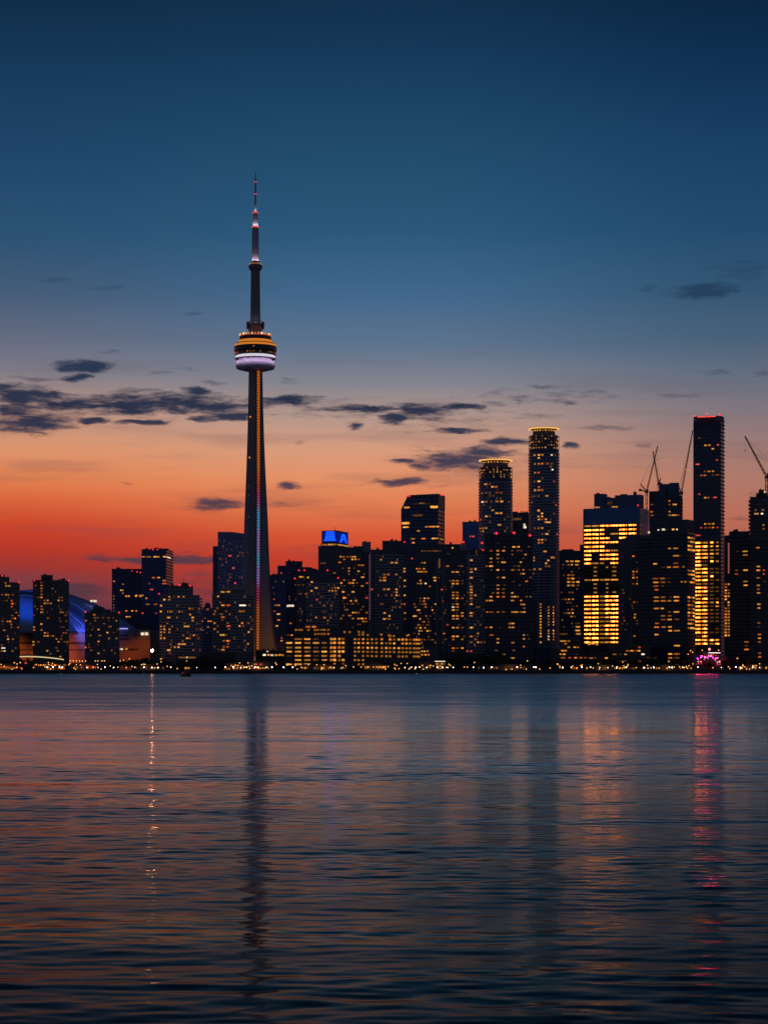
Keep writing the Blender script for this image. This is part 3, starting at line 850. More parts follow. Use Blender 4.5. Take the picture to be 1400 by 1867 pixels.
# --- construction tower and blocks behind the right hand group
t = Tower('unfinished_tower', 'unfinished dark tower with a stepped top between two tower cranes', 2640, 1183, 1239, 895, fhp=6.5, wall=(.03, .035, .05), wins=['H 433:945 433:972 433:1030 433:1068 485:970:42 478:1068:58y 258:965:26d 258:1045:28 262:1075:28 520:1070d'])
t.mass(1183.5, 1191, 900, off=-.2, depth=20); t.mass(1201, 1220, 882, off=-.3, m=NAVYM, yb=903); t.mass(1220, 1238, 880, off=-.5, m=NAVYM, yb=905); t.mass(1238.5, 1244, 903, off=1, depth=20, name='side_wing')
t.slabs(1239, 1244, 906, 950, .8, .95, 1.0); t.pent(1212, 1217, 893, 903, -1, 3, ROOFM); t.lights(off=-.45)
t = Tower('apartment_tower', 'dark brown apartment block with a blank grey top in front of the gold lit office', 2200, 1128, 1188, 982, fhp=5.6, wall=(.06, .05, .055), wins=[
    'I 78:400:24 130:463:24 160:460 188:455 213:455:14d 213:480:14d 78:550 122:545:36 165:545d 78:585 78:615 122:612:40 165:610 190:605d 78:655 125:685:34 160:682 228:703:14 135:822 160:822 180:820:14 85:857 125:855 155:855 205:852:14 130:885 95:965 130:960 90:990 130:990 200:1000:28o 125:1053 165:1075:26 190:1072 205:1145:26r 90:1187:24 135:1183 165:1180:14'])
b = MB(); b.prism([(t.lx(1128), t.z(1000)), (t.lx(1187.5), t.z(1000)), (t.lx(1187.5), t.z(975)), (t.lx(1150), t.z(976)), (t.lx(1128), t.z(984))], -.4, 20); b.build('blank_storey', plain('plaster_grey', (.12, .10, .12), .85), t.root)
for x in (1151, 1164, 1178): t.fin(x, 1003, 1190, .6, .9, CONC)
inst('lit_window', PANES['w'], t.root, (t.lx(1182.8), -1, t.z(970.5)), (2.2, .6, 1.8)); fill(t, 1132, 1184, 1010, 1160, 18, 'd', 12); t.lights(off=-.45)
t = Tower('office_tower', 'large black office block with amber room groups and a lit side face', 2120, 1187, 1268, 968, rot=20, xc=1253, fhp=6.85, wall=(.018, .02, .03), glass=(.008, .012, .026), bay=3.6, wins=[
    'I 433:315:30 495:313:52 498:388:64 290:467:38 495:460:46 428:503:40 497:503:64 370:503:40d 295:612:62 365:612:54 425:607:30d 298:650:54 368:648:50 430:650:30d 300:690:56 365:690:34d 305:728:42 302:797:52 370:797:46 445:797:16d 502:797:56 302:833:52 372:833:52 433:833:42 502:833:56 305:908:56 362:908:34 435:942:30d 502:942:58 370:982:48 435:982:38 372:1018:48 435:1018:46 505:1018:54d 310:1055:42 305:1097:50 375:1097:46 437:1095:40 440:1130:38 507:1130:60 305:1170:42 507:1278:64n 440:1360:42n 507:1360:62n 440:1398:42n 507:1398:54dn 440:1432:42n 515:1470:34dn 545:398d 570:520 555:640 590:660'])
t.mass(1187, 1236, 966, off=-.15); t.mass(1160, 1187, 977, off=1.5, depth=20, name='side_wing')
t.mass(1236, 1253, 947, off=-.3, depth=t.depth - .2, name='corner_tower', m=plain('corner_navy', (.05, .06, .085), .7), yb=970)
sd = t.depth
for i, y in enumerate([980, 987, 995, 1002, 1040, 1047, 1054, 1061, 1089, 1096, 1103, 1110, 1117, 1123, 1130, 1137, 1145]):
    n = 3
    for j in range(n):
        if rng.random() < .85:
            inst('lit_window', PANES['y' if i < 4 or rng.random() < .5 else 'o'] if rng.random() < .85 else PANES['d'], t.root, (.12, sd * (.17 + .3 * j), t.z(y)), (sd * .26, .1, 1.7), R(90))
b = MB(); b.box(t.lx(1195), t.lx(1232), 3, 5, t.z(966.5), t.z(962)); b.build('roof_deck', ROOFM, t.root)
for x, s_, k in ((1198, 1.6, 'w'), (1207.2, 3.2, 'w'), (1214, 1.0, 'd'), (1225.4, 2.6, 'y'), (1232, 1.4, 'w')):
    inst('roof_lamp', PANES[k], t.root, (t.lx(x), 2.7, t.z(964.3)), (s_, .4, s_ * .8))
t.lights(off=-.32)
t = Tower('condo_tower', 'tallest tower of the right hand group with a red lit crown and gold lower floors', 2360, 1263.5, 1320, 768, rot=12, xc=1314, fhp=6.85, wall=(.04, .045, .065), glass=(.014, .024, .055), bay=2.8, sill=.42, wins=[
    'H 725:320d 787:382:26 825:380:30 910:378r 860:412:26 900:515r 710:555:44r 780:643 820:643:30y 862:640:26 745:680r 780:680:28 860:680d 905:678:38 725:845r 785:887:28y 818:887:24 880:885:36r 785:1160 825:1160:32y 862:1160:26 745:1195r 787:1195 825:1195:30 862:1193:26 905:1195r 710:1257:62r'])
t.mass(1264, 1314, 757.5, off=-.25, name='crown', m=plain('crown_navy', (.05, .055, .09), .7), yb=780)
b = MB(); b.box(t.lx(1271.5), t.lx(1305), -.6, -.3, t.z(768), t.z(760)); b.build('crown_screen', plain('crown_maroon', (.16, .03, .04), .6), t.root)
for xa, xb in ((1265, 1271), (1306, 1312)):
    b = MB(); b.box(t.lx(xa), t.lx(xb), -.7, -.3, t.z(767), t.z(760.5)); b.build('crown_panel', CONC, t.root)
REDL = glow('crown_red_line', (1, .07, .04), 1.6)
for xa, xb in ((1272, 1288), (1289, 1305)):
    b = MB(); b.box(t.lx(xa), t.lx(xb), -1, -.5, t.z(759.3), t.z(758)); b.build('crown_light', REDL, t.root)
for x in (1264.5, 1288.5, 1312.5): t.beacon(x, 756.5 if x != 1288.5 else 753.5, 1.9)
t.mast(1288.5, 753, 758, .3, .5)
t.slabs(1263.5, 1314, 782, 985, .25, .75, 0, False, plain('spandrel_navy', (.06, .065, .095), .6), 'spandrel')
b = MB()
z = t.phase + t.fh * .5
while z < t.z(765):
    if z > 10: b.box(t.lx(1314) - .1, t.lx(1314) + 1.4, .3, t.depth, z - .35, z + .35)
    z += t.fh
b.build('balcony', SLABM, t.root)
for i in range(28):
    y = 988 + i * 6.83
    for g, (xa, xb) in enumerate(((1267.5, 1278.5), (1280, 1290.5), (1293, 1302.5), (1304, 1311.5))):
        full = i < 6
        p = [1, 1, 1 if full else .3, .9 if full else .3][g]
        if i == 5: p = [.4, .7, 1, .6][g]
        if i in (25,): p = .35
        if i in (26, 27): p = 1
        if rng.random() < p:
            t.W.append(((xa + xb) / 2, y, (xb - xa) * (.95 if g < 2 or i > 24 else rng.uniform(.5, .9)), 2.5, 'g' if rng.random() < (.75 if g < 2 else .3) else 'y'))
        elif rng.random() < .7:
            t.W.append(((xa + xb) / 2, y, (xb - xa) * .8, 2.6, 'd'))
b = MB(); b.box(t.lx(1266), t.lx(1312.5), -.5, 3, 0, t.z(983.5)); b.build('lower_storeys', facade('gold_condo_lower', (.085, .055, .025), (.05, .03, .015), t.fh, t.phase, 2.8, .42, .1), t.root)
t.lights(off=-.5)
t = Tower('apartment_block', 'narrow block of small lit rooms right of the tallest right hand tower', 2420, 1320, 1334, 976, fhp=5.5, wall=(.025, .03, .05), wins=[
    grid('I', (985, 1015), range(680, 1180, 29), 24, 15, .85), 'I 965:1020d 965:1100d'])
for i in range(20):
    b = MB(); b.box(t.lx(1327), t.lx(1329.6), -.4, -.1, t.z(990 + i * 2.8 + 2), t.z(990 + i * 2.8)); b.build('corner_light', glow('strip_salmon', (1, .3, .2), .35) if i == 0 else bpy.data.materials['strip_salmon'], t.root)
t.lights()
t = Tower('apartment_tower', 'black tower with one column of paired orange rooms near the right edge of the picture', 2140, 1330, 1382, 975, fhp=6.9, wall=(.018, .018, .024), glass=(.008, .012, .024), wins=[
    'I 1175:358:50o 1175:398:50 1180:530:46 1090:567:36 1090:530:30d 1178:638:46 1180:677:46o 1188:1240:48o 1188:1325:48 1188:1280:34d 1100:1405:20n 1100:360:14d'])
t.mass(1328.5, 1366, 970.5, off=-.3, yb=980, m=plain('parapet_navy', (.045, .055, .08), .7)); t.cap(1330, 1366, 970.5); t.lights(off=-.1)
t = Tower('unfinished_tower', 'unfinished tower with scaffolding and a crane on top at the right edge of the picture', 2100, 1367, 1432, 905, fhp=6.9, wall=(.03, .028, .032), glass=(.01, .012, .02), wins=[
    'I 1305:495:36 1305:537:38 1305:605:38 1305:680:32o 1305:715:28r 1307:755:36 1310:865:36o 1310:903:30 1312:1060:36o 1312:1090:30d 1315:1168:34 1315:1205:30o 1315:1247:32 1318:1360:34 1318:1398:32o 1300:330:36 1360:540r 1360:570r 1370:640d', 'H 1280:1028d 1350:1027:26 1285:1070:44 1340:1070:24w 1355:1165 1355:1190'])
t.slabs(1365.5, 1432, 908, 985, 1.0, .6); t.pent(1383, 1393, 892, 905, 3, 8, ROOFM); t.pent(1378, 1400, 898, 905, 4, 8, ROOFM)
b = MB()
for i in range(12):
    x = t.lx(1366) + i * 2.2
    b.tube((x, -1.4, t.z(990)), (x, -1.4, t.z(897)), .12, seg=4)
for y in range(897, 990, 7):
    b.tube((t.lx(1366), -1.4, t.z(y)), (t.lx(1366) + 24, -1.4, t.z(y)), .1, seg=4)
    b.tube((t.lx(1366), -1.4, t.z(y)), (t.lx(1366) + 6.6, -1.4, t.z(y + 7)), .1, seg=4)
b.build('scaffold', STEEL, t.root)
inst('lit_window', PANES['w'], t.root, (t.lx(1394), 2.5, t.z(896)), (1.5, .5, 1.5)); t.lights()

# --- the long brick terminal on the quay
t = Tower('terminal_building', 'long low waterfront terminal with rows of amber windows and a square turret', 2100, 518, 768, 1164, fhp=7.35, wall=(.05, .035, .028), glass=(.016, .014, .014), bay=3.4, depth=40, cat='building')
t.mass(540, 602, 1141, off=3, depth=30, name='upper_storey'); t.mass(625, 702, 1150, off=4, depth=30, name='upper_storey', m=CONC_D); t.mass(596, 640, 1161, off=-.6, depth=20, name='turret'); t.mass(703, 760, 1155, off=5, depth=28, name='upper_storey')
b = MB(); b.box(t.lx(637), t.lx(641), -.75, 2, 0, t.z(1163)); b.build('stair_shaft', ROOFM, t.root)
t.cap(518, 596, 1164, .8); t.cap(641, 768, 1164, .8)
rows = [1165.3, 1172.4, 1181, 1188.3, 1196, 1203.7, 1211.4]
spec = []
for ri, y in enumerate(rows):
    for xa, xb in ((521, 533), (536, 550.5), (553.5, 566.5), (570, 582), (585, 597)):
        if y < 1168 and xa < 530 or (ri == 6 and xa > 565) or (ri == 5 and xa < 530): continue
        if rng.random() < .9:
            m_ = rng.random()
            spec.append(((xa + xb) / 2, y, (xb - xa) * rng.uniform(.7, .95), 2.8, 'y' if m_ < .45 else ('a' if m_ < .8 else 'd'), 0))
    for x in (604, 610, 618.5, 625.5):
        if rng.random() < .93: spec.append((x, y, 4.8, 4.0, rng.choice('aayo'), -.6))
    for i, x in enumerate((647, 654, 662, 670.3, 678, 686, 696, 704, 711, 718.5, 727, 734, 741, 748, 755, 759.5, 764)):
        if ri > 4 and x > 666: continue
        if rng.random() < .93: spec.append((x, y + (x - 647) * .012, 4.2, 3.3, rng.choice('aaayo'), 0))
        if ri == 6: pass
for x, y in ((561, 1139.5), (572, 1139.5)): spec.append((x, y + 3.5, 8, 3, 'o', 3))
for x in (539, 545, 549.6, 561.7, 574, 579, 586, 591, 598): spec.append((x, 1148.5, 4, 3, 'a', 3))
for x in (574.7, 580, 586, 591, 598): spec.append((x, 1156, 4, 3, 'a', 3))
for x, y in ((627.7, 1152.5), (637, 1152.5), (653.7, 1152), (661.6, 1153), (654.6, 1157), (661.6, 1157), (670, 1158), (695, 1157)): spec.append((x, y, 3.6, 3, 'a', 4))
for x, y in ((708.8, 1159), (711, 1158.5), (717.7, 1159.5), (711, 1160.5), (742, 1159), (745, 1158)): spec.append((x, y, 3.6, 3, 'y', 5))
spec.sort(key=lambda q: -q[2] * q[3])
for (x, y, w, h, k, o_) in spec[:100]:
    inst('lit_window', PANES[k], t.root, (t.lx(x), o_ - .12, t.z(y)), (w * t.k, .1, h * t.D / F))
b = MB()
for (x, y, w, h, k, o_) in spec[100:]:
    b.box(t.lx(x) - w * t.k / 2, t.lx(x) + w * t.k / 2, o_ - .17, o_ - .07, t.z(y) - h * t.D / F / 2, t.z(y) + h * t.D / F / 2)
tag(b.build('small_lit_windows', LIT['a'], t.root), kind='stuff')

# --- low waterfront blocks, each with its own lit rooms
def low(name, label, D, x0, x1, yt, wins, depth=16, wall=(.03, .026, .026), pent=None, fhp=6.4, cat='building'):
    t = Tower(name, label, D, x0, x1, yt, depth=depth, fhp=fhp, wall=wall, glass=(.012, .012, .016), wins=wins, cat=cat, group='low blocks along the waterfront')
    t.cap(x0, x1, yt, .6)
    if pent: t.pent(*pent, off=4, d=6)
    t.lights()
    return t


low('quay_block', 'low dark block with amber rooms at the foot of the hotel tower and round tower', 2075, 1008, 1062, 1183, ['G 460:1330:34 490:1330:24 440:1365 475:1365:28 465:1398:44 530:1398:30r 590:1395:34 640:1398:24 600:1365:26d 520:1290:26y 580:1280:26y 490:1275:24 612:1290'], pent=(1020, 1034, 1178, 1183))
low('quay_block', 'low dark block with a dim row of rooms below the gold lit office', 2085, 1063, 1108, 1190, ['G 685:1398:34 740:1398:38 890:1398:30o 780:1400:26d 720:1265:22yn 760:1260:40yn 800:1268:22yn'], pent=(1072, 1084, 1186, 1190))
low('quay_block', 'low block with orange rows of windows in front of the black office block', 2090, 1110, 1186, 1178, ['G 970:1363:38 1025:1363:28d 1080:1362:28 1100:1330:36o 1140:1330:30o 1175:1330:30o 1210:1330:30o 1250:1362:36 1305:1398:42 1030:1433:26 1065:1433:32 1215:1433:26r 1215:1285:26r 1370:1398:26d'], pent=(1140, 1160, 1174, 1178))
low('quay_block', 'low lit hall at the foot of the narrow lit block right of the round tower', 2140, 1020, 1060, 1166, ['G 470:1170:84:18d 465:1235:62y 520:1230:30y 610:1130:46y 615:1165:50y 600:1050:34d'])
low('quay_block', 'low concrete block with two dim rows below the pale shafted apartment block', 2110, 767, 800, 1178, ['E 265:1330y 290:1330 320:1330 265:1380 300:1380y 330:1385 270:1300d'], wall=(.07, .06, .06))
low('quay_block', 'dark shed with a long pale orange canopy beside the stepped condominium', 2090, 322, 362, 1197, ['B 500:1395:90:14dn 590:1395:90:14dn 545:1392:18:16wn'])
low('quay_block', 'dark warehouse wall at the foot of the swept roof condominium', 2110, 364, 428, 1190, ['B 1010:1210d'])
low('quay_block', 'dark sheds under the left edge apartment slab', 2070, -14, 60, 1206, ['A 140:1447 198:1445:26 255:1448:22r 90:1495r 205:1495:26r'])
low('quay_block', 'low hall with warm rooms at the right edge of the picture', 2080, 1372, 1410, 1205, ['I 1318:1400 1300:1490:30y 1350:1490:34 1385:1490:34o'])
low('tower_entrance', 'flat entrance hall with a bright lamp row below the concrete tower', 2300, 466, 519, 1187, ['C 10:1370:34:16wn 50:1370:26:16yn 85:1372:30:16wn 125:1372:26:16yn 160:1370:30:16yn 190:1372:20:16yn 40:1335:20:14wn'], depth=22, fhp=9)
low('lakeside_hall', 'pale low hall half hidden by dark trees left of the boat', 2064, 240, 316, 1206, ['B 150:1500:30dn 60:1500:30dn 210:1500:40dn'], wall=(.12, .11, .07))
# ------------------------------------------------------------------ the tall concrete communications tower
TD = 2500.0
TX = px(465.6, TD)
ta = math.atan2(TX, TD)
tk = TD * math.cos(ta) / F
tw = empty('communications_tower', (TX, TD, GZ), -ta, 'very tall slender concrete tower with a round lit pod and needle antenna', 'tower', None)
TCONC = plain('tower_concrete', (.2, .185, .18), .85, var=.15, scale=.05)


def tz(y):
    return pz(y, TD) - GZ


LEGS = [R(-18), R(102), R(222)]
prof = [(1197, 43), (1185, 39.4), (1150, 34.3), (1100, 29.6), (1060, 27.2), (1020, 25.2), (950, 22.8), (870, 18.9), (800, 15.9), (740, 14.2), (672, 12.8)]
b = MB()
rings = []
for y, w in prof:
    wm = w * tk
    tt = 3.0 + 1.2 * (w - 12.8) / 27
    base = 5.2 + 2.2 * (w - 12.8) / 27
    Rl = max((wm - tt * .31) / math.cos(R(18)), base + 1.2)
    ring = []
    for a in LEGS:
        u, n = Vector((math.cos(a), math.sin(a))), Vector((-math.sin(a), math.cos(a)))
        for r, s in ((base * .78, -1.35), (Rl, -1.0), (Rl, 1.0), (base * .78, 1.35)):
            p = u * r + n * s * tt
            ring.append((p.x, p.y, tz(y)))
    rings.append(ring)
n = 12
b.v = [p for r in rings for p in r]
for i in range(len(rings) - 1):
    for k in range(n):
        k2 = (k + 1) % n
        b.f.append((i * n + k, i * n + k2, (i + 1) * n + k2, (i + 1) * n + k))
b.f.append(tuple(range((len(rings) - 1) * n, len(rings) * n)))
shaft = b.build('shaft', TCONC, tw)

# lit glass elevator run in the valley between the two front legs
m, nt = newmat('elevator_lights')
s = nt.node('ShaderNodeSeparateXYZ')
nt.link(nt.node('ShaderNodeTexCoord').outputs['Object'], s.inputs[0])
z0, z1 = tz(1185), tz(676)
q = nt.m('DIVIDE', nt.m('SUBTRACT', s.outputs[2], z0), z1 - z0)
OR_, MG, LI, BL = (1, .22, .02), (.75, .06, .2), (.42, .24, .72), (.12, .42, .72)
def ep(y): return (1185 - y) / (1185 - 676)
c = nt.ramp(q, [(0, (.9, .2, .03)), (ep(1110), (.8, .14, .03)), (ep(1092), (.55, .04, .1)), (ep(1072), (.5, .05, .22)), (ep(1058), LI), (ep(1040), LI), (ep(1026), BL), (ep(1016), BL), (ep(1000), LI), (ep(972), LI), (ep(962), BL), (ep(935), BL), (ep(922), (.5, .14, .4)), (ep(902), MG), (ep(886), (.8, .09, .02)), (ep(850), OR_), (1, OR_)])
bars = nt.m('LESS_THAN', nt.m('FRACT', nt.m('DIVIDE', s.outputs[2], 3.1)), .68)
e = nt.node('ShaderNodeEmission')
nt.link(c, e.inputs[0])
nt.link(nt.m('MULTIPLY', nt.m('ADD', nt.m('MULTIPLY', bars, .75), .25), .45), e.inputs[1])
nt.link(e.outputs[0], nt.node('ShaderNodeOutputMaterial').inputs[0])
m.cycles.emission_sampling = 'NONE'
glassm = plain('elevator_glass', (.03, .03, .04), .2)


def valley(i):
    r0, r1 = rings[i][3 + 8], rings[i][0]     # after leg 3, before leg 1
    return (Vector(r0) + Vector(r1)) / 2


b, b2 = MB(), MB()
pts = []
for i, (y, w) in enumerate(prof):
    y = max(min(y, 1185), 676)
    p = valley(i)
    xw = (471.2 + (470 - 471.2) * max(0, (y - 950) / 235) - 465.6) * tk
    pts.append(Vector((xw, min(p.y, rings[i][0][1]) - 1.6, tz(y))))
for i in range(len(pts) - 1):
    p, q_ = pts[i], pts[i + 1]
    for mb, hw, dy0, dy1 in ((b, 1.55, 0, .5), (b2, 2.2, .5, 3.2)):
        mb.add([(p.x - hw, p.y + dy0, p.z), (p.x + hw, p.y + dy0, p.z), (p.x + hw, p.y + dy1, p.z), (p.x - hw, p.y + dy1, p.z),
                (q_.x - hw, q_.y + dy0, q_.z), (q_.x + hw, q_.y + dy0, q_.z), (q_.x + hw, q_.y + dy1, q_.z), (q_.x - hw, q_.y + dy1, q_.z)],
               [(0, 3, 2, 1), (4, 5, 6, 7), (0, 1, 5, 4), (1, 2, 6, 5), (2, 3, 7, 6), (3, 0, 4, 7)])
es = b2.build('elevator_shaft', glassm, tw)
b.build('light_strip', m, es)
for y, x in ((762, 456), (836, 455)):
    inst('wall_lamp', PANES['a'], tw, ((x - 465.6) * tk, -11.5 - (y - 762) * .008, tz(y)), (1.5, 1.5, 1.5))
for y, x in ((887, 454), (905, 454), (944, 453.5), (1009, 452)):
    inst('wall_lamp', PANES['d'], tw, ((x - 465.6) * tk, -13.5 - (y - 887) * .03, tz(y)), (1.1, 1.1, 1.1))


def lat(prof_, name, mat, parent=tw, seg=56, smooth=False):
    mb = MB()
    mb.lathe([(hw * tk, tz(y)) for y, hw in prof_], (0, 0, 0), seg)
    return mb.build(name, mat, parent, smooth)


LED_W = glow('led_white', (.93, .84, 1.0), .72, True)
LED_A = glow('led_amber', (1, .30, .03), .62, True)
RADO = plain('radome_white', (.72, .66, .74), .5, var=.06)
DECK = plain('deck_dark', (.035, .03, .035), .5)
lat([(677.5, 12.5), (676, 20), (672.5, 34), (668, 36.4), (663, 36.4), (659.5, 34.5), (658, 32), (656, 30.5), (654.6, 30.8)], 'radome', RADO, smooth=True)
lat([(654.5, 33), (653.5, 36.2), (649.2, 36.2), (648.6, 34)], 'white_light_ring', LED_W)
lat([(655.5, 28), (655.4, 33), (654.4, 34.4), (653.9, 38)], 'lower_deck_base', DECK)
lat([(648.5, 36.5), (647.5, 37.6), (642.2, 37.6), (641.8, 36)], 'lower_deck', DECK)
lat([(641.7, 36), (641, 38.6), (634.5, 39.2), (632.2, 38.6), (631.8, 37)], 'upper_deck', plain('deck_navy', (.025, .03, .05), .35))
lat([(631.6, 38), (630.2, 38.4), (628.3, 37.4), (627.8, 36)], 'amber_light_ring', LED_A)
lat([(627.7, 36.5), (626, 35), (625.5, 31)], 'roof_skirt', plain('skirt', (.5, .3, .16), .6))
lat([(625.4, 31), (624.4, 31), (620.8, 30), (620.4, 28)], 'amber_light_ring', LED_A)
lat([(620.3, 29), (613.5, 28.5), (613.2, 27)], 'pod_roof', DECK)
for k in range(30):
    a = 2 * math.pi * (k + .5) / 30
    inst('crown_lamp', PANES['y' if k % 3 else 'w'], tw, (28.6 * tk * math.cos(a), 28.6 * tk * math.sin(a), tz(610.6)), (1.5, 1.0, 2.0), a + R(90))
lat([(613.4, 28.9), (613.0, 29.2), (612.0, 29.2), (611.8, 28)], 'crown_rail', glow('crown_rail_red', (1, .16, .08), .5))
for k in range(40):
    a = 2 * math.pi * (k + .5) / 40
    if math.sin(a) > .1 or rng.random() < .45: continue
    inst('deck_window', PANES[rng.choice('ddddor')], tw, (37.75 * tk * math.cos(a), 37.75 * tk * math.sin(a), tz(644.7)), (1.8, .4, 1.2), a + R(90))
inst('deck_window', PANES['o'], tw, ((462.5 - 465.6) * tk, -39.4 * tk, tz(636)), (1.6, .5, 1.4))
# upper shaft
def hexa(prof_, name, mat, rot=15):
    mb = MB()
    mb.lathe([(hw * tk * 1.06, tz(y)) for y, hw in prof_], (0, 0, 0), 6)
    o = mb.build(name, mat, tw)
    o.rotation_euler = (0, 0, R(rot))
    return o


hexa([(613, 12.6), (600, 12.4), (598, 13.6), (589, 13.4), (586, 10.5), (583, 9.2), (570, 8.8), (494, 8.0)], 'upper_shaft', TCONC)
for sx in (-1, 1):
    for yy, sz in ((591, 3.0), (597, 2.6)):
        mb = MB(); mb.lathe([(sz * .35, -.5), (sz, .4), (sz, .8)], (0, 0, 0), 12); o = mb.build('dish_antenna', STEEL, tw); o.location = (sx * 13.2 * tk, -3, tz(yy)); o.rotation_euler = (R(90), 0, R(sx * 60))
lat([(494, 8.2), (492, 10.2), (488.5, 12.4), (486, 12.8), (483.5, 12.2), (481.8, 10.4), (479.5, 7.6), (478, 7)], 'sky_pod', plain('sky_pod_paint', (.16, .13, .16), .45), smooth=True)
for k in range(16):
    a = 2 * math.pi * k / 16
    inst('pod_lamp', PANES['a'], tw, (11.2 * tk * math.cos(a), 11.2 * tk * math.sin(a), tz(481.3)), (1.1, .6, .8), a + R(90))
ANT = plain('antenna_white', (.34, .3, .34), .6, var=.08)
ant = lat([(478.5, 6.7), (470, 6.5), (415, 6.2)], 'antenna_base', ANT, seg=12)
lat([(415, 5.0), (411, 5.1), (390, 4.4), (388, 4.3)], 'antenna_mast', ANT, seg=12)
lat([(388, 2.0), (353, 1.75), (331, 1.4), (313, .7)], 'antenna_tip', ANT, seg=8)
RRING = glow('ring_red', (1, .1, .05), .75)
for y, w, h in ((413.3, 6.4, 1.3), (387.4, 5.2, 1.2), (353, 2.4, .8), (331, 2.2, .8)):
    lat([(y + h, w * .9), (y + h * .6, w), (y - h * .6, w), (y - h, w * .8)], 'red_light_ring', RRING if y > 380 else RRING, seg=16)
LIL = (1, .72, .95)
for k in range(4):
    a = R(-150 + k * 40)
    lamp(tw, (11 * tk * math.cos(a), 11 * tk * math.sin(a), tz(476)), LIL, 900, .4, (0, 0, tz(462)), 120)
for k in range(3):
    a = R(-140 + k * 50)
    lamp(tw, (9 * tk * math.cos(a), 9 * tk * math.sin(a), tz(411.5)), (.95, .85, 1), 800, .3, (0, 0, tz(404)), 120)
    lamp(tw, (6 * tk * math.cos(a), 6 * tk * math.sin(a), tz(385)), (.95, .85, 1), 380, .3, (0, 0, tz(378)), 120)
    lamp(tw, (17 * tk * math.cos(a), 17 * tk * math.sin(a), tz(590)), (.7, .5, 1), 350, .3, (0, 0, tz(575)), 120)
for k in range(15):
    a = R(-170 + k * 11.4)
    lamp(tw, (43 * tk * math.cos(a), 43 * tk * math.sin(a), tz(656)), (.85, .6, .95), 620, 1.0, (0, 0, tz(662)), 150)
lamp(tw, (30, -60, 18), (1, .38, .12), 26000, 2, (30, 0, 30), 120)
lamp(tw, (-14, -60, 14), (1, .38, .12), 5000, 2, (-10, 0, 30), 120)

# ------------------------------------------------------------------ stadium with the blue lit dome
SD = 2470.0
st_ = empty('domed_stadium', (px(65, SD), SD, GZ), 0, 'huge stadium with a white dome lit deep blue and orange lit walls', 'stadium')
sk = SD / F
def sz_(y): return pz(y, SD) - GZ
DOME = plain('dome_membrane', (.30, .34, .42), .7, var=.05, scale=.04, spec=.1)
def dome(rpx, ytop, ybase, seg=72, n=14):
    mb = MB()
    zb, zt, rr = sz_(ybase), sz_(ytop), rpx * sk
    mb.lathe([(rr * u, zb + (zt - zb) * (1 - u * u)) for u in [1 - i / n * .995 for i in range(n + 1)]], (0, 0, 0), seg)
    return mb
d1 = dome(193, 1075, 1156).build('dome_roof', DOME, st_, True)
d2 = dome(113, 1093, 1158).build('sliding_roof_panel', DOME, st_, True, (-5 * sk, -95, 0))
TRIM = plain('roof_trim', (.5, .5, .56), .7, spec=.1)
def arch(rpx, ytop, ybase, dy, off, m_, r=.7):
    mb = MB()
    zb, zt = sz_(ybase), sz_(ytop)
    P_ = [Vector((rpx * sk * u, dy, zb + (zt - zb) * (1 - u * u) + off)) for u in [i / 12 - 1 for i in range(25)]]
    for p, q_ in zip(P_, P_[1:]):
        mb.tube(p, q_, r, seg=6)
    return mb.build('roof_rib', m_, st_)
arch(150, 1084, 1157, -70, 1.5, TRIM, .45); arch(134, 1086.5, 1157, -84, 0.5, ROOFM, 2.0); arch(120, 1092, 1158, -97, .8, TRIM, .4)
b = MB(); b.lathe([(198 * sk, 0), (198 * sk, sz_(1157)), (193 * sk, sz_(1157) + .5)], (0, 0, 0), 72)
SWALL = plain('stadium_concrete', (.22, .17, .13), .85, var=.2, scale=.06)
wall = b.build('stadium_wall', SWALL, st_)
b = MB()
for yb_, yt_ in ((1177, 1173.5), (1188, 1186)):
    b.lathe([(198.6 * sk, sz_(yb_)), (198.6 * sk, sz_(yt_))], (0, 0, 0), 72)
b.build('dark_band', ROOFM, wall)  # thin dark rings set just proud of the wall
b = MB(); b.box(145 * sk, 226 * sk, -100, 20, 0, sz_(1151)); an = b.build('annex_wall', SWALL, st_)
b = MB()
for yt_, yb_, xa, xb in ((1160, 1163, 220, 252), (1166, 1169.5, 220, 254), (1184.5, 1188, 222, 270), (1159.5, 1162, 262, 268)):
    b.box((xa - 65) * sk, (xb - 65) * sk, -100.4, -100.1, sz_(yb_), sz_(yt_))
b.build('window_band', ROOFM, an)
BLU_L = glow('flood_strip_blue', (.34, .34, 1), 1.1, True)
for xa, xb, y in ((37, 48, 1158.6), (133, 153, 1159), (219, 252, 1149.5)):
    b = MB(); b.box((xa - 65) * sk, (xb - 65) * sk, -122 if xb < 200 else -101, -121 if xb < 200 else -100.2, sz_(y + 1), sz_(y - 1)); b.build('flood_strip', BLU_L, st_)
BLUEC = (.1, .14, 1)
for x, y_, pw in ((42, -140, 1.0), (100, -140, .9), (143, -138, 1.0), (190, -122, .9), (232, -96, .7)):
    lamp(st_, ((x - 65) * sk, y_, sz_(1152)), BLUEC, 62000 * pw, 1.5, ((x - 65) * sk, y_ + 60, sz_(1140)), 130)
for x in (60, 130, 175):
    lamp(st_, ((x - 65) * sk, -190, sz_(1080)), (.004, .10, 1), 75000, 3, ((x - 65) * sk * .6, 0, sz_(1085)), 100)
for x, y in ((131.8, 1184.5), (150, 1185), (127, 1196), (132.7, 1196), (139, 1196), (145, 1196), (150, 1196), (40, 1192), (54, 1188), (222, 1185.5), (250, 1185)):
    inst('lit_window', PANES['a'], st_, ((x - 65) * sk, -101 if x > 210 else -math.sqrt(max(0, 198 ** 2 - (x - 65) ** 2)) * sk - .8, sz_(y)), (2.6, .4, 1.9))
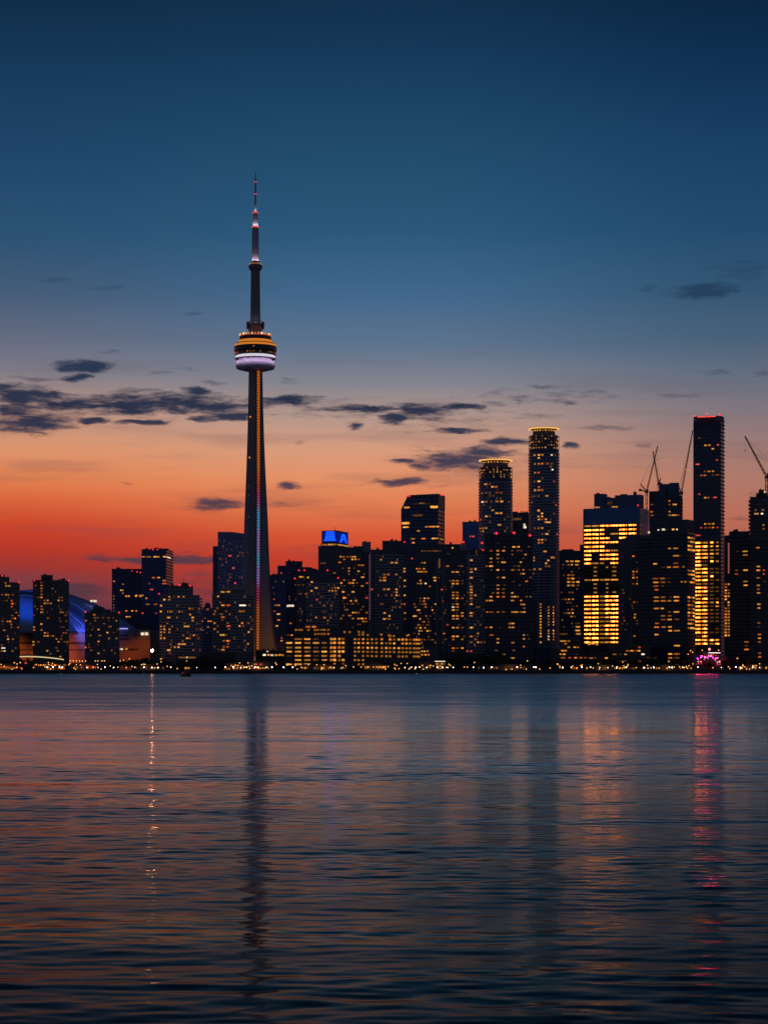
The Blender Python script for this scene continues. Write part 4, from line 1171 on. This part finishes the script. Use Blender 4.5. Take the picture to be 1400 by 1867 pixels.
for x in (231, 236.6, 241.8, 278, 285):
    inst('lit_window', PANES['w'], st_, ((x - 65) * sk, -101, sz_(1185.6 if x < 260 else 1158.5)), (2.4 if x < 260 else 3.6, .4, 1.6 if x < 260 else 3))
for x, yy in ((50, -150), (120, -145), (150, -140), (240, -125), (270, -125)):
    lamp(st_, ((x - 65) * sk, yy, 14), (1, .16, .008), (42000 if x < 200 else 7500), 1.5, ((x - 65) * sk, 0, 14), 100)
lamp(st_, ((284 - 65) * sk, -112, 30), (1, .2, .02), 2000, 1, (215 * sk, -60, 20), 120)
inst('roof_flood_lamp', PANES['w'], st_, ((179 - 65) * sk, -40, sz_(1098)), (7, 2, 2.2))
b = MB(); b.tube(((179 - 65) * sk, -38.6, sz_(1108)), ((179 - 65) * sk, -38.6, sz_(1098)), .8); b.build('lamp_mast', STEEL, st_)
lamp(st_, ((179 - 65) * sk, -44, sz_(1098)), (.2, .35, 1), 4000, 1, (120 * sk, 20, sz_(1100)), 120)

# the very bright pink white lamp beside the stadium
fl = empty('floodlight', (px(277.3, 2240), 2240, GZ), 0, 'single dazzling pinkish white floodlight on a mast beside the stadium wall', 'floodlight')
zz = pz(1186.5, 2240) - GZ
b = MB(); b.tube((0, .5, 0), (0, .5, zz), .25, .18); b.build('mast', STEEL, fl)
b = MB(); b.lathe([(.5, -.9), (1.35, -.75), (1.35, -.05), (1.2, -.05), (1.2, -.5), (.1, -.55)], (0, 0, 0), 20); o = b.build('lamp_head', STEEL, fl, loc=(0, -.4, zz)); o.rotation_euler = (R(90), 0, 0)
b = MB(); b.add([(1.18 * math.cos(k * math.pi / 8), 0, 1.18 * math.sin(k * math.pi / 8)) for k in range(16)], [tuple(range(16))]); b.build('lamp_glass', glow('floodlight_pink', (1, .30, .13), 950, True), fl, loc=(0, -.5, zz))

# ------------------------------------------------------------------ tower cranes
def lattice(mb, p, q, w0, w1, n, r=.25):
    p, q = Vector(p), Vector(q)
    d = (q - p).normalized()
    a = Vector((0, 1, 0))
    c_ = d.cross(a).normalized()
    cor = []
    for i in range(n + 1):
        t_ = i / n
        w = w0 + (w1 - w0) * t_
        o = p.lerp(q, t_)
        cor.append([o + a * w * s1 + c_ * w * s2 for s1, s2 in ((1, 1), (1, -1), (-1, -1), (-1, 1))])
    for i in range(n):
        for k in range(4):
            mb.tube(cor[i][k], cor[i + 1][k], r * 1.3, seg=4)
            mb.tube(cor[i][k], cor[i + 1][(k + 1) % 4] if i % 2 else cor[i + 1][(k + 3) % 4], r * .8, seg=4)


CRANE = plain('crane_paint', (.16, .06, .05), .6)
CRANE_D = plain('crane_grey', (.06, .05, .05), .6)
def crane(label, D, mx, ybase, ypiv, tip, ctr, mat=CRANE, hook=None, apex=None):
    r = empty('tower_crane', (px(mx, D), D, GZ), 0, label, 'crane', 'tower cranes over the building sites')
    k = D / F
    L = lambda x, y: Vector(((x - mx) * k, 0, pz(y, D) - GZ))
    b = MB(); lattice(b, Vector((0, 0, 0)), L(mx, ypiv), .95, .95, max(8, int((pz(ypiv, D)) / 5))); b.build('mast', mat, r)
    b = MB(); b.box(-1.8, 1.8, -1.8, 1.8, L(mx, ypiv).z, L(mx, ypiv).z + 1.4); b.build('slewing_platform', CRANE_D, r)
    b = MB(); b.box(-.6, 1.9, -3.4, -1.5, L(mx, ypiv).z + 1.4, L(mx, ypiv).z + 3.9); b.build('cab', CRANE_D, r)
    p = L(mx, ypiv) + Vector((0, 0, 1.6))
    b = MB(); lattice(b, p, L(*tip), .8, .35, 22); b.tube(L(*tip), L(*tip) + Vector((0, 0, .9)), .5, seg=6); b.build('jib', mat, r)
    b = MB(); lattice(b, p, L(*ctr), .7, .5, 6); b.build('counter_jib', mat, r)
    c_ = L(*ctr)
    b = MB(); b.box(c_.x - 1.4, c_.x + 1.4, -1.6, 1.6, c_.z - 1.6, c_.z + 1.0); b.build('counterweight', CRANE_D, r)
    ap = L(*(apex or ctr))
    b = MB(); lattice(b, p, ap, .6, .3, 5); b.build('apex_frame', mat, r)
    b = MB()
    b.tube(ap, L(*tip), .12, seg=4); b.tube(ap, p.lerp(L(*tip), .6), .12, seg=4); b.tube(ap, c_, .14, seg=4)
    b.build('stay_rope', CRANE_D, r)
    if hook:
        b = MB(); hx = L(*hook); tp = L(*tip) ; tp.x = hx.x
        if hx.x != 0: b.tube((hx.x, 0, L(*tip).z - .3), hx, .07, seg=4)
        b.tube(hx, hx - Vector((0, 0, 2)), .5, .2, seg=6); b.build('hook_block', CRANE_D, r)
    return r


c1 = crane('reddish crane with its long jib crossing another jib above the gold lit office', 2560, 1178.6, 925, 899, (1198.8, 814), (1167, 893), hook=(1198.8, 837), apex=(1167.5, 882))
c2 = crane('crane with a steep short jib leaning left into the crossed pair', 2700, 1200.4, 940, 884, (1190.6, 824), (1205, 882), apex=(1204, 872))
c3 = crane('pale pinkish crane jib leaning right against the tallest right hand tower', 2600, 1241.8, 925, 902, (1262.4, 786), (1236, 899), apex=(1238, 888))
c4 = crane('dark crane at the right edge with its jib raised to the left', 2125, 1397.5, 905, 872, (1358.3, 796), (1412, 866), CRANE_D, hook=(1358.2, 820), apex=(1408, 846))
inst('jib_lamp', PANES['a'], c3, ((1250 - 1241.8) * 2600 / F, -1.3, pz(857, 2600) - GZ), (1.6, .4, 2.6))
inst('beacon_light', BEACON_ME, c1, (-4, -2, pz(921, 2560) - GZ), (1.6,) * 3)

# ------------------------------------------------------------------ neon lit venue on the right
vd = 2062.0
vn = empty('neon_venue', (px(1290, vd), vd, GZ), 0, 'waterfront venue glittering with pink and red lamps below the gold lit condominium', 'venue')
vk = vd / F
vz = lambda y: pz(y, vd) - GZ
b = MB(); b.box(-26 * vk, 24 * vk, 0, 14, 0, vz(1194)); b.box(-9 * vk, 4 * vk, 1, 8, vz(1194), vz(1187)); b.build('hall_wall', CONC_D, vn)
b = MB(); b.prism([(-14 * vk, vz(1191)), (22 * vk, vz(1191)), (22 * vk, vz(1189.4)), (-14 * vk, vz(1188.8))], -3, 10); b.build('canopy', CONC, vn)
NEON = {'m': glow('neon_magenta', (1, .00005, .2), 5000, True), 'p': glow('lamp_pink', (1, .3, .36), 2.2, False), 'r': glow('lamp_red', (1, .08, .03), .9, False), 'w': glow('lamp_white_pink', (1, .75, .8), 1.6, False)}
NM = {k: BULB.mesh('neon_' + k, v) for k, v in NEON.items()}
b = MB(); b.box(1 * vk, 22 * vk, -3.4, -3.05, vz(1191.3), vz(1190)); b.build('canopy_light', NEON['w'], vn)
q = random.Random(11)
for i in range(62):
    a = q.uniform(0, math.pi)
    rr = q.uniform(.65, 1.1)
    x, y = 1292 + 23 * rr * math.cos(a), 1213 - 19 * rr * math.sin(a)
    s_ = q.uniform(.5, 1.2)
    inst('hanging_lamp', NM[q.choice('rrrrrpppwp')], vn, ((x - 1290) * vk, -3.6 - q.random(), vz(y)), (s_, s_, s_))
for x, y in ((1270, 1201), (1277, 1197.5), (1284, 1199.5), (1291, 1197), (1298, 1199), (1305, 1200)):
    NB = MB(); NB.add([(-.3, 0, -.25), (.3, 0, -.25), (.3, 0, .25), (-.3, 0, .25)], [(0, 1, 2, 3)]); bx = MB(); bx.box(-.4, .4, .02, .5, -.35, .35); so = bx.build('neon_sign', STEEL, vn, loc=((x - 1290) * vk, -4, vz(y))); NB.build('neon_face', NEON['m'], so)
inst('peak_lamp', NM['p'], vn, (3 * vk, -.6, vz(1184)), (2.2, 1, 2.4))

# ------------------------------------------------------------------ small lit kiosks along the quay
def kiosk(label, D, x0, x1, yt, rows, n, glassk, roofglow=None, seedv=1):
    r = empty('waterfront_kiosk', (px((x0 + x1) / 2, D), D, GZ), 0, label, 'kiosk', 'lit kiosks on the promenade')
    k = D / F
    hw = (x1 - x0) / 2 * k
    H = pz(yt, D) - GZ
    b = MB(); b.box(-hw, hw, 0, 7, 0, H); b.build('kiosk_wall', CONC_D, r)
    b = MB(); b.prism([(-hw - .8, H), (hw + .8, H), (hw * .8, H + 1.4), (-hw * .8, H + 1.4)], -1.6, 8); b.build('kiosk_roof', ROOFM, r)
    q = random.Random(seedv)
    for j in range(rows):
        for i in range(n):
            if q.random() < .62:
                inst('lit_window', PANES[q.choice(glassk)], r, (-hw + (i + .5) * 2 * hw / n, -.15, H * (j + .62) / (rows + .1)), (2 * hw / n * q.uniform(.4, .75), .1, H / rows * .4))
    lamp(r, (0, -6, 2.5), (1, .45, .14), 22 * (x1 - x0) ** .7, .6, (0, 10, 6), 150)
    if roofglow:
        b = MB(); b.box(-hw * .95, hw * .95, -1.9, -1.65, H + .1, H + .8); b.build('eave_light', glow('eave_light', (1, .85, .6), 1.1), r)
    return r


kiosk('two storey amber kiosk with a bright white eave line at the water', 2030, 792, 812, 1207, 2, 7, 'aayo', True, 2)
kiosk('long red and orange lit restaurant front beneath the foot of the concrete tower', 2032, 448, 498, 1208, 2, 14, 'oaord', None, 3)
kiosk('small orange lit restaurant left of the long one', 2036, 408, 444, 1211, 2, 9, 'odoa', None, 4)
kiosk('crowded amber market stall row left of the middle apartment tower', 2034, 62, 122, 1210, 2, 18, 'aoadyr', None, 5)
kiosk('red lit market stall beside the bright lamp under the stadium', 2036, 126, 176, 1212, 1, 12, 'raod', None, 6)
kiosk('dim amber stall at the left edge of the picture', 2034, -6, 32, 1213, 1, 10, 'oord', None, 7)
kiosk('yellow lit garden wall kiosk in front of the pale hall', 2036, 246, 300, 1214, 1, 12, 'ddyd', None, 8)
kiosk('row of pink and amber lamps under the long terminal', 2040, 664, 704, 1212, 1, 10, 'aoay', None, 9)
kiosk('amber stall beside the two storey kiosk', 2044, 764, 789, 1209, 1, 7, 'aoad', None, 10)
kiosk('dim lit stall under the terminal turret', 2036, 546, 632, 1214, 1, 20, 'oddad', None, 12)
kiosk('dark stall with few orange windows below the hotel tower', 2038, 870, 990, 1214, 1, 22, 'odddd', None, 13)
kiosk('dim lamp lit stall row below the low blocks left of the gold reflection', 2040, 1040, 1160, 1215, 1, 26, 'ddaod', None, 14)
kiosk('orange lit stall row in front of the black office block', 2040, 1165, 1262, 1215, 1, 20, 'oddad', None, 15)
kiosk('yellow lit stall row toward the right edge', 2040, 1345, 1404, 1214, 1, 12, 'yddao', None, 16)

# curving lit footbridge roof on the left
cb = empty('lit_footbridge', (px(75, 2150), 2150, GZ), 0, 'long gently curving walkway roof edged with pale yellow light', 'walkway')
ck = 2150 / F
b, b2 = MB(), MB()
P_ = [Vector(((x - 75) * ck, 6 * math.sin((x - 36) / 80 * math.pi), pz(y, 2150) - GZ)) for x, y in ((36, 1197.5), (50, 1197.2), (64, 1197.6), (78, 1198.5), (92, 1199.9), (104, 1201.2), (116, 1203))]
for p, q_ in zip(P_, P_[1:]):
    b.tube(p, q_, .5, seg=6)
    b2.tube(p + Vector((0, 3, .9)), q_ + Vector((0, 3, .9)), 1.2, seg=6)
b.build('edge_light', glow('edge_light', (1, .78, .4), .8), cb)
b2.build('walkway_roof', CONC_D, cb)
for p in P_[::2]:
    b = MB(); b.tube((p.x, p.y + 3, 0), (p.x, p.y + 3, p.z), .4); b.build('column', STEEL, cb)

# ------------------------------------------------------------------ lamps along the promenade
WLAMP = glow('lamp_white', (1, .84, .64), 9, False, vary=.8, nscale=.05)
ALAMP = glow('lamp_amber', (1, .42, .09), 2.6, False)
RLAMP = glow('lamp_red_small', (1, .06, .03), 2.0, False)
def lamp_meshes(h, r, mat, tag_):
    b = MB(); b.tube((0, 0, 0), (0, 0, h), .09, .06, 6); b.box(-.2, .2, -.2, .2, 0, .3)
    g = MB(); g.lathe([(.12, h - r), (r * .8, h - r * .5), (r, h), (r * .6, h + r * .6), (.08, h + r)], seg=10)
    return b.mesh('lamp_post_' + tag_, STEEL), g.mesh('lamp_globe_' + tag_, mat)


MW, MA, MR = lamp_meshes(3.2, .42, WLAMP, 'white'), lamp_meshes(4.0, .45, ALAMP, 'amber'), lamp_meshes(2.0, .4, RLAMP, 'red')
def street_lamp(x, D, ms, label, group, s=1.0, y=None):
    r = empty('street_lamp', (px(x, D), D, GZ), 0, label, 'street lamp', group)
    o = inst('post', ms[0], r, (0, 0, 0)); g = inst('lamp_globe', ms[1], r, (0, 0, 0))
    if y is not None:
        z = pz(y, D) - GZ
        base = ms[1].vertices[0].co.z + .3
        f = max(.2, z / base)
        o.scale = (1, 1, f); g.location.z = z - base
    return r


WL = 'slim promenade lamp post with a round white globe by the water'
CX = {'A': [465, 520, 585, 612, 855, 962, 1030, 1115, 1240, 1325], 'B': [30, 122, 200, 258, 385, 640, 820, 920, 995, 1072, 1130, 1210, 1240, 1330, 1378], 'C': [85, 200, 290, 375, 695, 780],
      'E': [98, 160, 205, 240, 310, 415, 465, 517, 572, 770, 870, 950, 1200, 1360, 1385], 'G': [195, 460, 545, 650, 735, 825, 905, 990, 1085, 1262, 1355], 'I': [185, 278, 432, 458, 563, 712, 942, 1085, 1130, 1250, 1318]}
for k_, xs in CX.items():
    for x in xs:
        street_lamp(CROP[k_][0] + x * K, 2006 + rng.uniform(-1, 2.5), MW, WL, 'white lamps along the promenade', y=1217.3 + rng.uniform(-.5, .5))
AL = 'small lamp post with a warm amber globe behind the promenade'
AM = {'A': ['140:1447', '198:1446', '355:1465', '400:1470', '430:1470', '475:1446', '515:1455', '540:1475', '580:1478', '330:1495', '690:1428', '720:1428', '750:1430', '780:1430', '808:1432', '840:1430', '935:1430', '960:1430', '1000:1430', '1025:1430', '1180:1430', '1212:1422', '1270:1410', '725:1500'],
      'B': ['530:1490', '548:1490', '290:1440', '1020:1470', '1060:1450', '1100:1490', '1160:1500', '1180:1480', '1290:1500', '1000:1505'], 'C': ['30:1490', '120:1450', '130:1465', '885:1490', '960:1490', '1030:1490', '1080:1490', '1110:1490', '1150:1490', '1180:1490', '660:1490', '1290:1465', '1310:1475'],
      'E': ['350:1475', '375:1480', '60:1455', '120:1455', '40:1505', '780:1445', '680:1490', '710:1490', '1090:1515', '1150:1530', '1300:1430'], 'G': ['600:1500', '760:1500', '1020:1500', '640:1475', '1050:1440'], 'I': ['220:1500', '250:1498', '330:1500', '480:1490', '860:1497', '1025:1505', '1155:1480', '1190:1510', '1220:1510', '640:1330', '660:1345', '615:1365', '915:1325', '1100:1405', '755:1325']}
for k_, items in AM.items():
    for it in items:
        x, y = map(float, it.split(':'))
        street_lamp(CROP[k_][0] + x * K, 2012 + rng.uniform(-2, 3), MA, AL, 'amber lamps behind the promenade', y=CROP[k_][1] + y * K)
for xa, xb, n_ in ((0, 60, 7), (60, 215, 16), (240, 330, 8), (420, 500, 14), (520, 640, 12), (700, 830, 16), (925, 1060, 12), (1060, 1265, 20), (1320, 1400, 9)):
    for _ in range(n_):
        street_lamp(rng.uniform(xa, xb), 2016 + rng.uniform(-3, 6), MA, AL, 'amber lamps behind the promenade', y=min(1220.5, rng.gauss(1216.5, 3)))
for it in ('250:1447', '200:1496', '850:1475', '865:1500', '20:1490'):
    x, y = map(float, it.split(':'))
    street_lamp(x * K, 2011, MR, 'short post with a small red light on the left part of the quay', 'red lights on the quay', y=940 + y * K)

# ------------------------------------------------------------------ trees on the waterfront
BARK = plain('bark', (.05, .035, .025), .9)
LEAF = plain('leaf_green', (.045, .06, .03), .8, var=.5, scale=.6)
def tree_meshes(seedv, h, w):
    q = random.Random(seedv)
    t_ = MB()
    t_.tube((0, 0, 0), (q.uniform(-.2, .2), 0, h * .45), .28, .16, 7)
    for i in range(6):
        a = q.uniform(0, 6.28)
        t_.tube((0, 0, h * q.uniform(.25, .45)), (math.cos(a) * w * .3, math.sin(a) * w * .3, h * q.uniform(.55, .85)), .11, .04, 5)
    c_ = MB()
    clumps = [(math.cos(a) * w * q.uniform(.05, .36), math.sin(a) * w * q.uniform(.05, .36), h * q.uniform(.38, .88), q.uniform(.12, .24) * w) for a in [q.uniform(0, 6.28) for _ in range(16)]]
    for (x, y, z, r) in clumps:
        for _ in range(48):
            d = Vector((q.gauss(0, 1), q.gauss(0, 1), q.gauss(0, .8))).normalized() * r * q.uniform(.45, 1.12)
            o = Vector((x, y, z)) + d
            s_ = q.uniform(.22, .5)
            u = Vector((q.gauss(0, 1), q.gauss(0, 1), q.gauss(0, 1))).normalized()
            v = u.orthogonal().normalized()
            c_.add([o - u * s_ - v * s_ * .6, o + u * s_ - v * s_ * .4, o + u * s_ * .8 + v * s_ * .6, o - u * s_ * .7 + v * s_ * .5], [(0, 1, 2, 3)])
    return t_.mesh('trunk', BARK), c_.mesh('crown', LEAF)


TREES = [tree_meshes(i, 11 + (i % 3), 8.5 + (i % 4)) for i in range(6)]
SPANS = [(0, 36, 4, .75, 'dark leafy tree in the clump under the left edge apartment slab'), (120, 215, 9, .62, 'low dark tree in front of the stadium between the apartment blocks'),
         (212, 300, 9, .95, 'dark tree in front of the annex and pale hall left of the boat'), (296, 330, 4, .7, 'dark tree below the stepped condominium'), (340, 425, 10, 1.0, 'dark tree in the thick row below the swept roof condominium'),
         (500, 520, 3, .6, 'small dark tree beside the bright entrance hall'), (568, 600, 3, .95, 'dark tree standing before the terminal front'), (700, 765, 7, .62, 'low dark tree at the right end of the terminal'),
         (815, 930, 13, 1.25, 'tall black tree in the dense grove below the condominium and hotel tower'), (930, 1015, 8, .8, 'dark tree right of the dense grove'),
         (1000, 1065, 6, .85, 'dark tree in front of the low amber lit block'), (1050, 1190, 15, .95, 'dark tree in the long row below the gold lit office'), (1180, 1262, 9, .95, 'dark tree in the row below the black office block'),
         (1284, 1302, 3, .8, 'dark tree standing in the middle of the pink lamps'), (1314, 1400, 10, .95, 'dark tree in the row at the right edge of the waterfront')]
for xa, xb, n_, s_, lab in SPANS:
    for i in range(n_):
        x = xa + (xb - xa) * (i + .5 + rng.uniform(-.35, .35)) / n_
        D = 2048 + rng.uniform(-7, 7) if s_ < 1.1 else 2052 + rng.uniform(-7, 7)
        tm = rng.choice(TREES)
        sc = s_ * rng.uniform(.75, 1.15)
        r = empty('waterfront_tree', (px(x, D), D, GZ), rng.uniform(0, 6.28), lab, 'tree', 'trees in front of ' + lab.split(' in ')[-1] if False else 'waterfront trees: ' + lab)
        inst('trunk', tm[0], r, (0, 0, 0), (sc * 1.15, sc * 1.15, sc)); inst('crown', tm[1], r, (0, 0, 0), (sc * 1.15, sc * 1.15, sc))

# ------------------------------------------------------------------ the small boat
bd = CAMH * F / (1234.2 - HZ)
bt = empty('tug_boat', (px(340.5, bd), bd, 0), R(-62), 'small dark tug boat with two lit wheelhouse windows out on the water', 'boat')
HULL = plain('hull_black', (.02, .022, .03), .5)
b = MB()
st2 = []
for t_ in [i / 8 for i in range(9)]:
    x = -4.6 + 9.4 * t_
    w = 1.75 * (1 - max(0, (t_ - .5) / .5) ** 2.2 * .96) * (.88 + .12 * min(1, t_ * 5))
    sh = 1.25 + .9 * max(0, t_ - .35) ** 1.5
    st2.append([(x, -w, sh), (x, -w * .9, .3), (x, -w * .6, -.5), (x, w * .6, -.5), (x, w * .9, .3), (x, w, sh)])
b.v = [p for s in st2 for p in s]
for i in range(8):
    for k in range(6):
        b.f.append((i * 6 + k, (i + 1) * 6 + k, (i + 1) * 6 + (k + 1) % 6, i * 6 + (k + 1) % 6))
b.f += [tuple(range(5, -1, -1)), tuple(48 + k for k in range(6))]
b.build('hull', HULL, bt)
b = MB(); b.box(-2.6, 2.2, -1.2, 1.2, 1.2, 2.7); b.box(-.4, 2.0, -1.0, 1.0, 2.7, 5.0); b.box(-.6, 2.2, -1.15, 1.15, 5.0, 5.2); wh = b.build('wheelhouse', plain('cabin_paint', (.08, .04, .03), .6), bt)
for x, yy, k_, rz in ((.5, -1.06, 'y', 0), (1.3, -1.06, 'a', 0), (2.05, -.5, 'y', 90), (2.05, .5, 'y', 90)):
    inst('lit_window', PANES[k_], wh, (x, yy, 4.25), (.75, .08, .9), R(rz))
b = MB(); b.tube((.2, 0, 5.1), (.2, 0, 9.4), .1, .05); b.tube((.2, -.6, 7.6), (.2, .6, 7.6), .05); b.build('mast', STEEL, bt)
inst('mast_light', PANES['y'], bt, (.2, -.15, 7.7), (.4, .4, .5)); inst('mast_light', PANES['w'], bt, (.2, -.1, 9.2), (.3, .3, .35))
b = MB(); b.tube((-1.7, 0, 2.6), (-1.8, 0, 4.6), .35, .3, 10); b.build('funnel', HULL, bt)
inst('stern_light', PANES['r'], bt, (-2.4, -1.3, 1.9), (.4, .3, .3))

# ------------------------------------------------------------------ land and water
LANDM = plain('land_asphalt', (.045, .043, .045), .95, scale=.02)
b = MB()
b.add([(-9000, 2000, GZ), (9000, 2000, GZ), (24000, 30000, GZ), (-24000, 30000, GZ)], [(0, 1, 2, 3)])
tag(b.build('ground', LANDM, None), kind='structure')
b = MB(); b.box(-9000, 9000, 1999.2, 2000.02, -2, GZ + .25); b.box(-9000, 9000, 1998.9, 1999.21, GZ - .3, GZ + .3)
tag(b.build('quay', plain('quay_concrete', (.05, .047, .045), .95), None), kind='structure')

wm, nt = newmat('lake_water')
geo = nt.node('ShaderNodeNewGeometry').outputs['Position']
s = nt.node('ShaderNodeSeparateXYZ')
nt.link(geo, s.inputs[0])
ly = nt.m('LOGARITHM', nt.m('MAXIMUM', s.outputs[1], 5.0), 10.0)
# calm inshore of the photographer's bank, wind ruffled farther out
ruf = nt.node('ShaderNodeFloatCurve')
nt.link(nt.m('DIVIDE', ly, 3.4), ruf.inputs[1])


def curve(node, pts):
    c_ = node.mapping.curves[0]
    while len(c_.points) < len(pts):
        c_.points.new(.5, .5)
    for p_, (d_, r_) in zip(c_.points, pts):
        p_.location = (math.log10(d_) / 3.4, r_)
        p_.handle_type = 'VECTOR'
    node.mapping.update()


PTS = [(15, .10), (28, .11), (50, .11), (95, .115), (150, .155), (210, .235), (340, .285), (2400, .30)]
curve(ruf, PTS)
near_dim = nt.node('ShaderNodeFloatCurve')
nt.link(nt.m('DIVIDE', ly, 3.4), near_dim.inputs[1])
curve(near_dim, [(15, .22), (25, .32), (45, .58), (80, .95), (130, 1), (250, 1), (2400, 1)])  # reflection strength by distance, shading the near water darker
pn = noise(nt.vm('MULTIPLY', geo, (.006, .02, 0)), 1.0, 3, .5, nt)
pf = noise(nt.vm('MULTIPLY', geo, (.07, .34, 0)), 1.0, 4, .6, nt)     # cat's paws of wind
rough = nt.m('MULTIPLY', nt.m('MULTIPLY', ruf.outputs[0], nt.smooth(pn.outputs['Fac'], .3, .7, .85, 1.18, 'LINEAR')), nt.smooth(pf.outputs['Fac'], .3, .7, .55, 1.5, 'LINEAR'))
fr = nt.node('ShaderNodeFresnel')
fr.inputs['IOR'].default_value = 1.333
gl = nt.node('ShaderNodeBsdfAnisotropic', distribution='MULTI_GGX')
nt.link(rough, gl.inputs['Roughness'])
gl.inputs['Color'].default_value = (.82, .97, .95, 1)
gl.inputs['Anisotropy'].default_value = .5
cx_ = nt.node('ShaderNodeCombineXYZ')
cx_.inputs[0].default_value = 1.0
nt.link(cx_.outputs[0], gl.inputs['Tangent'])     # long crests run across the lake
df = nt.node('ShaderNodeBsdfDiffuse')
df.inputs['Color'].default_value = (.004, .012, .02, 1)
mx = nt.node('ShaderNodeMixShader')
nt.link(nt.m('MULTIPLY', nt.m('MULTIPLY', fr.outputs[0], 1.25), near_dim.outputs[0], clamp=True), mx.inputs[0])    # reflection cut back toward the camera, so the near water is painted darker
nt.link(df.outputs[0], mx.inputs[1])
nt.link(gl.outputs[0], mx.inputs[2])
nt.link(mx.outputs[0], nt.node('ShaderNodeOutputMaterial').inputs[0])

wq = np.random.default_rng(5)
NW = 120
lam = np.exp(wq.normal(math.log(.58), .6, NW)).clip(.17, 2.2)
th = wq.normal(0, R(25), NW) + math.pi / 2 + R(4)
kx, ky = 2 * np.pi / lam * np.cos(th), 2 * np.pi / lam * np.sin(th)
lam[:24] = np.exp(wq.uniform(math.log(2.6), math.log(9), 24))
th[:24] = wq.normal(0, R(14), 24) + math.pi / 2
kx, ky = 2 * np.pi / lam * np.cos(th), 2 * np.pi / lam * np.sin(th)
slope = np.where(lam > 2.5, .62, 1.0) * SLOPE / math.sqrt(NW / 2)
amp = slope * lam / (2 * np.pi)
ph = wq.uniform(0, 2 * np.pi, NW)
rowsD = [6.0]
while rowsD[-1] < 1998.5:
    d_ = rowsD[-1]
    rowsD.append(min(1998.8, d_ + (.05 if d_ < 45 else (.05 * (d_ / 45) ** 1.1 if d_ < 260 else .05 * (260 / 45) ** 1.1 * (d_ / 260) ** 2.2))))
rowsD = np.array(rowsD)
core = np.linspace(-1, 1, 420)
wing = np.linspace(0, 1, 71)[1:] ** 1.6
ncol = 420 + 140
inner = .19 * rowsD + 4.5
outer = .30 * rowsD + 75          # how much farther out the wings reach
Xg = np.concatenate([-inner[:, None] - outer[:, None] * wing[None, ::-1], inner[:, None] * core[None, :], inner[:, None] + outer[:, None] * wing[None, :]], 1)
dxc = 2 * inner / 419
Yg = np.repeat(rowsD[:, None], ncol, 1)
Zg = np.zeros_like(Xg)
dr = np.gradient(rowsD)
for j in range(NW):
    res = np.maximum(dr / abs(math.sin(th[j])), dxc * abs(math.cos(th[j])))
    fade = np.clip((lam[j] / res - 2.5) / 3.0, 0, 1) * np.clip((300 - rowsD) / 150, 0, 1)
    if fade.max() <= 0: continue
    rows_ = fade > 0
    Zg[rows_] += (amp[j] * fade[rows_])[:, None] * np.sin(kx[j] * Xg[rows_] + ky[j] * Yg[rows_] + ph[j])
# gusts: patches where the wavelets stand taller
gust = 1 + .35 * np.sin(Xg * .11 + Yg * .05 + 1.3) * np.sin(Yg * .16 - Xg * .03 + .4) + .2 * np.sin(Yg * .43 + Xg * .09)
Zg *= gust
Zg[:, 0] = Zg[:, -1] = -.3
nr = len(rowsD)
co = np.stack([Xg, Yg, Zg], -1).reshape(-1, 3).astype(np.float32)
ii = (np.arange(nr - 1)[:, None] * ncol + np.arange(ncol - 1)[None, :]).reshape(-1)
fc = np.stack([ii, ii + 1, ii + ncol + 1, ii + ncol], -1).astype(np.int32)
me = bpy.data.meshes.new('water')
me.vertices.add(len(co)); me.vertices.foreach_set('co', co.reshape(-1))
me.loops.add(fc.size); me.loops.foreach_set('vertex_index', fc.reshape(-1))
me.polygons.add(len(fc)); me.polygons.foreach_set('loop_start', np.arange(0, fc.size, 4, dtype=np.int32)); me.polygons.foreach_set('loop_total', np.full(len(fc), 4, dtype=np.int32))
me.polygons.foreach_set('use_smooth', np.ones(len(fc), bool))
me.update(calc_edges=True)
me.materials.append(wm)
wo = bpy.data.objects.new('water', me); col.objects.link(wo); tag(wo, kind='structure')
b = MB(); b.add([(-9000, -400, -.25), (9000, -400, -.25), (9000, 1999.1, -.25), (-9000, 1999.1, -.25)], [(0, 1, 2, 3)])
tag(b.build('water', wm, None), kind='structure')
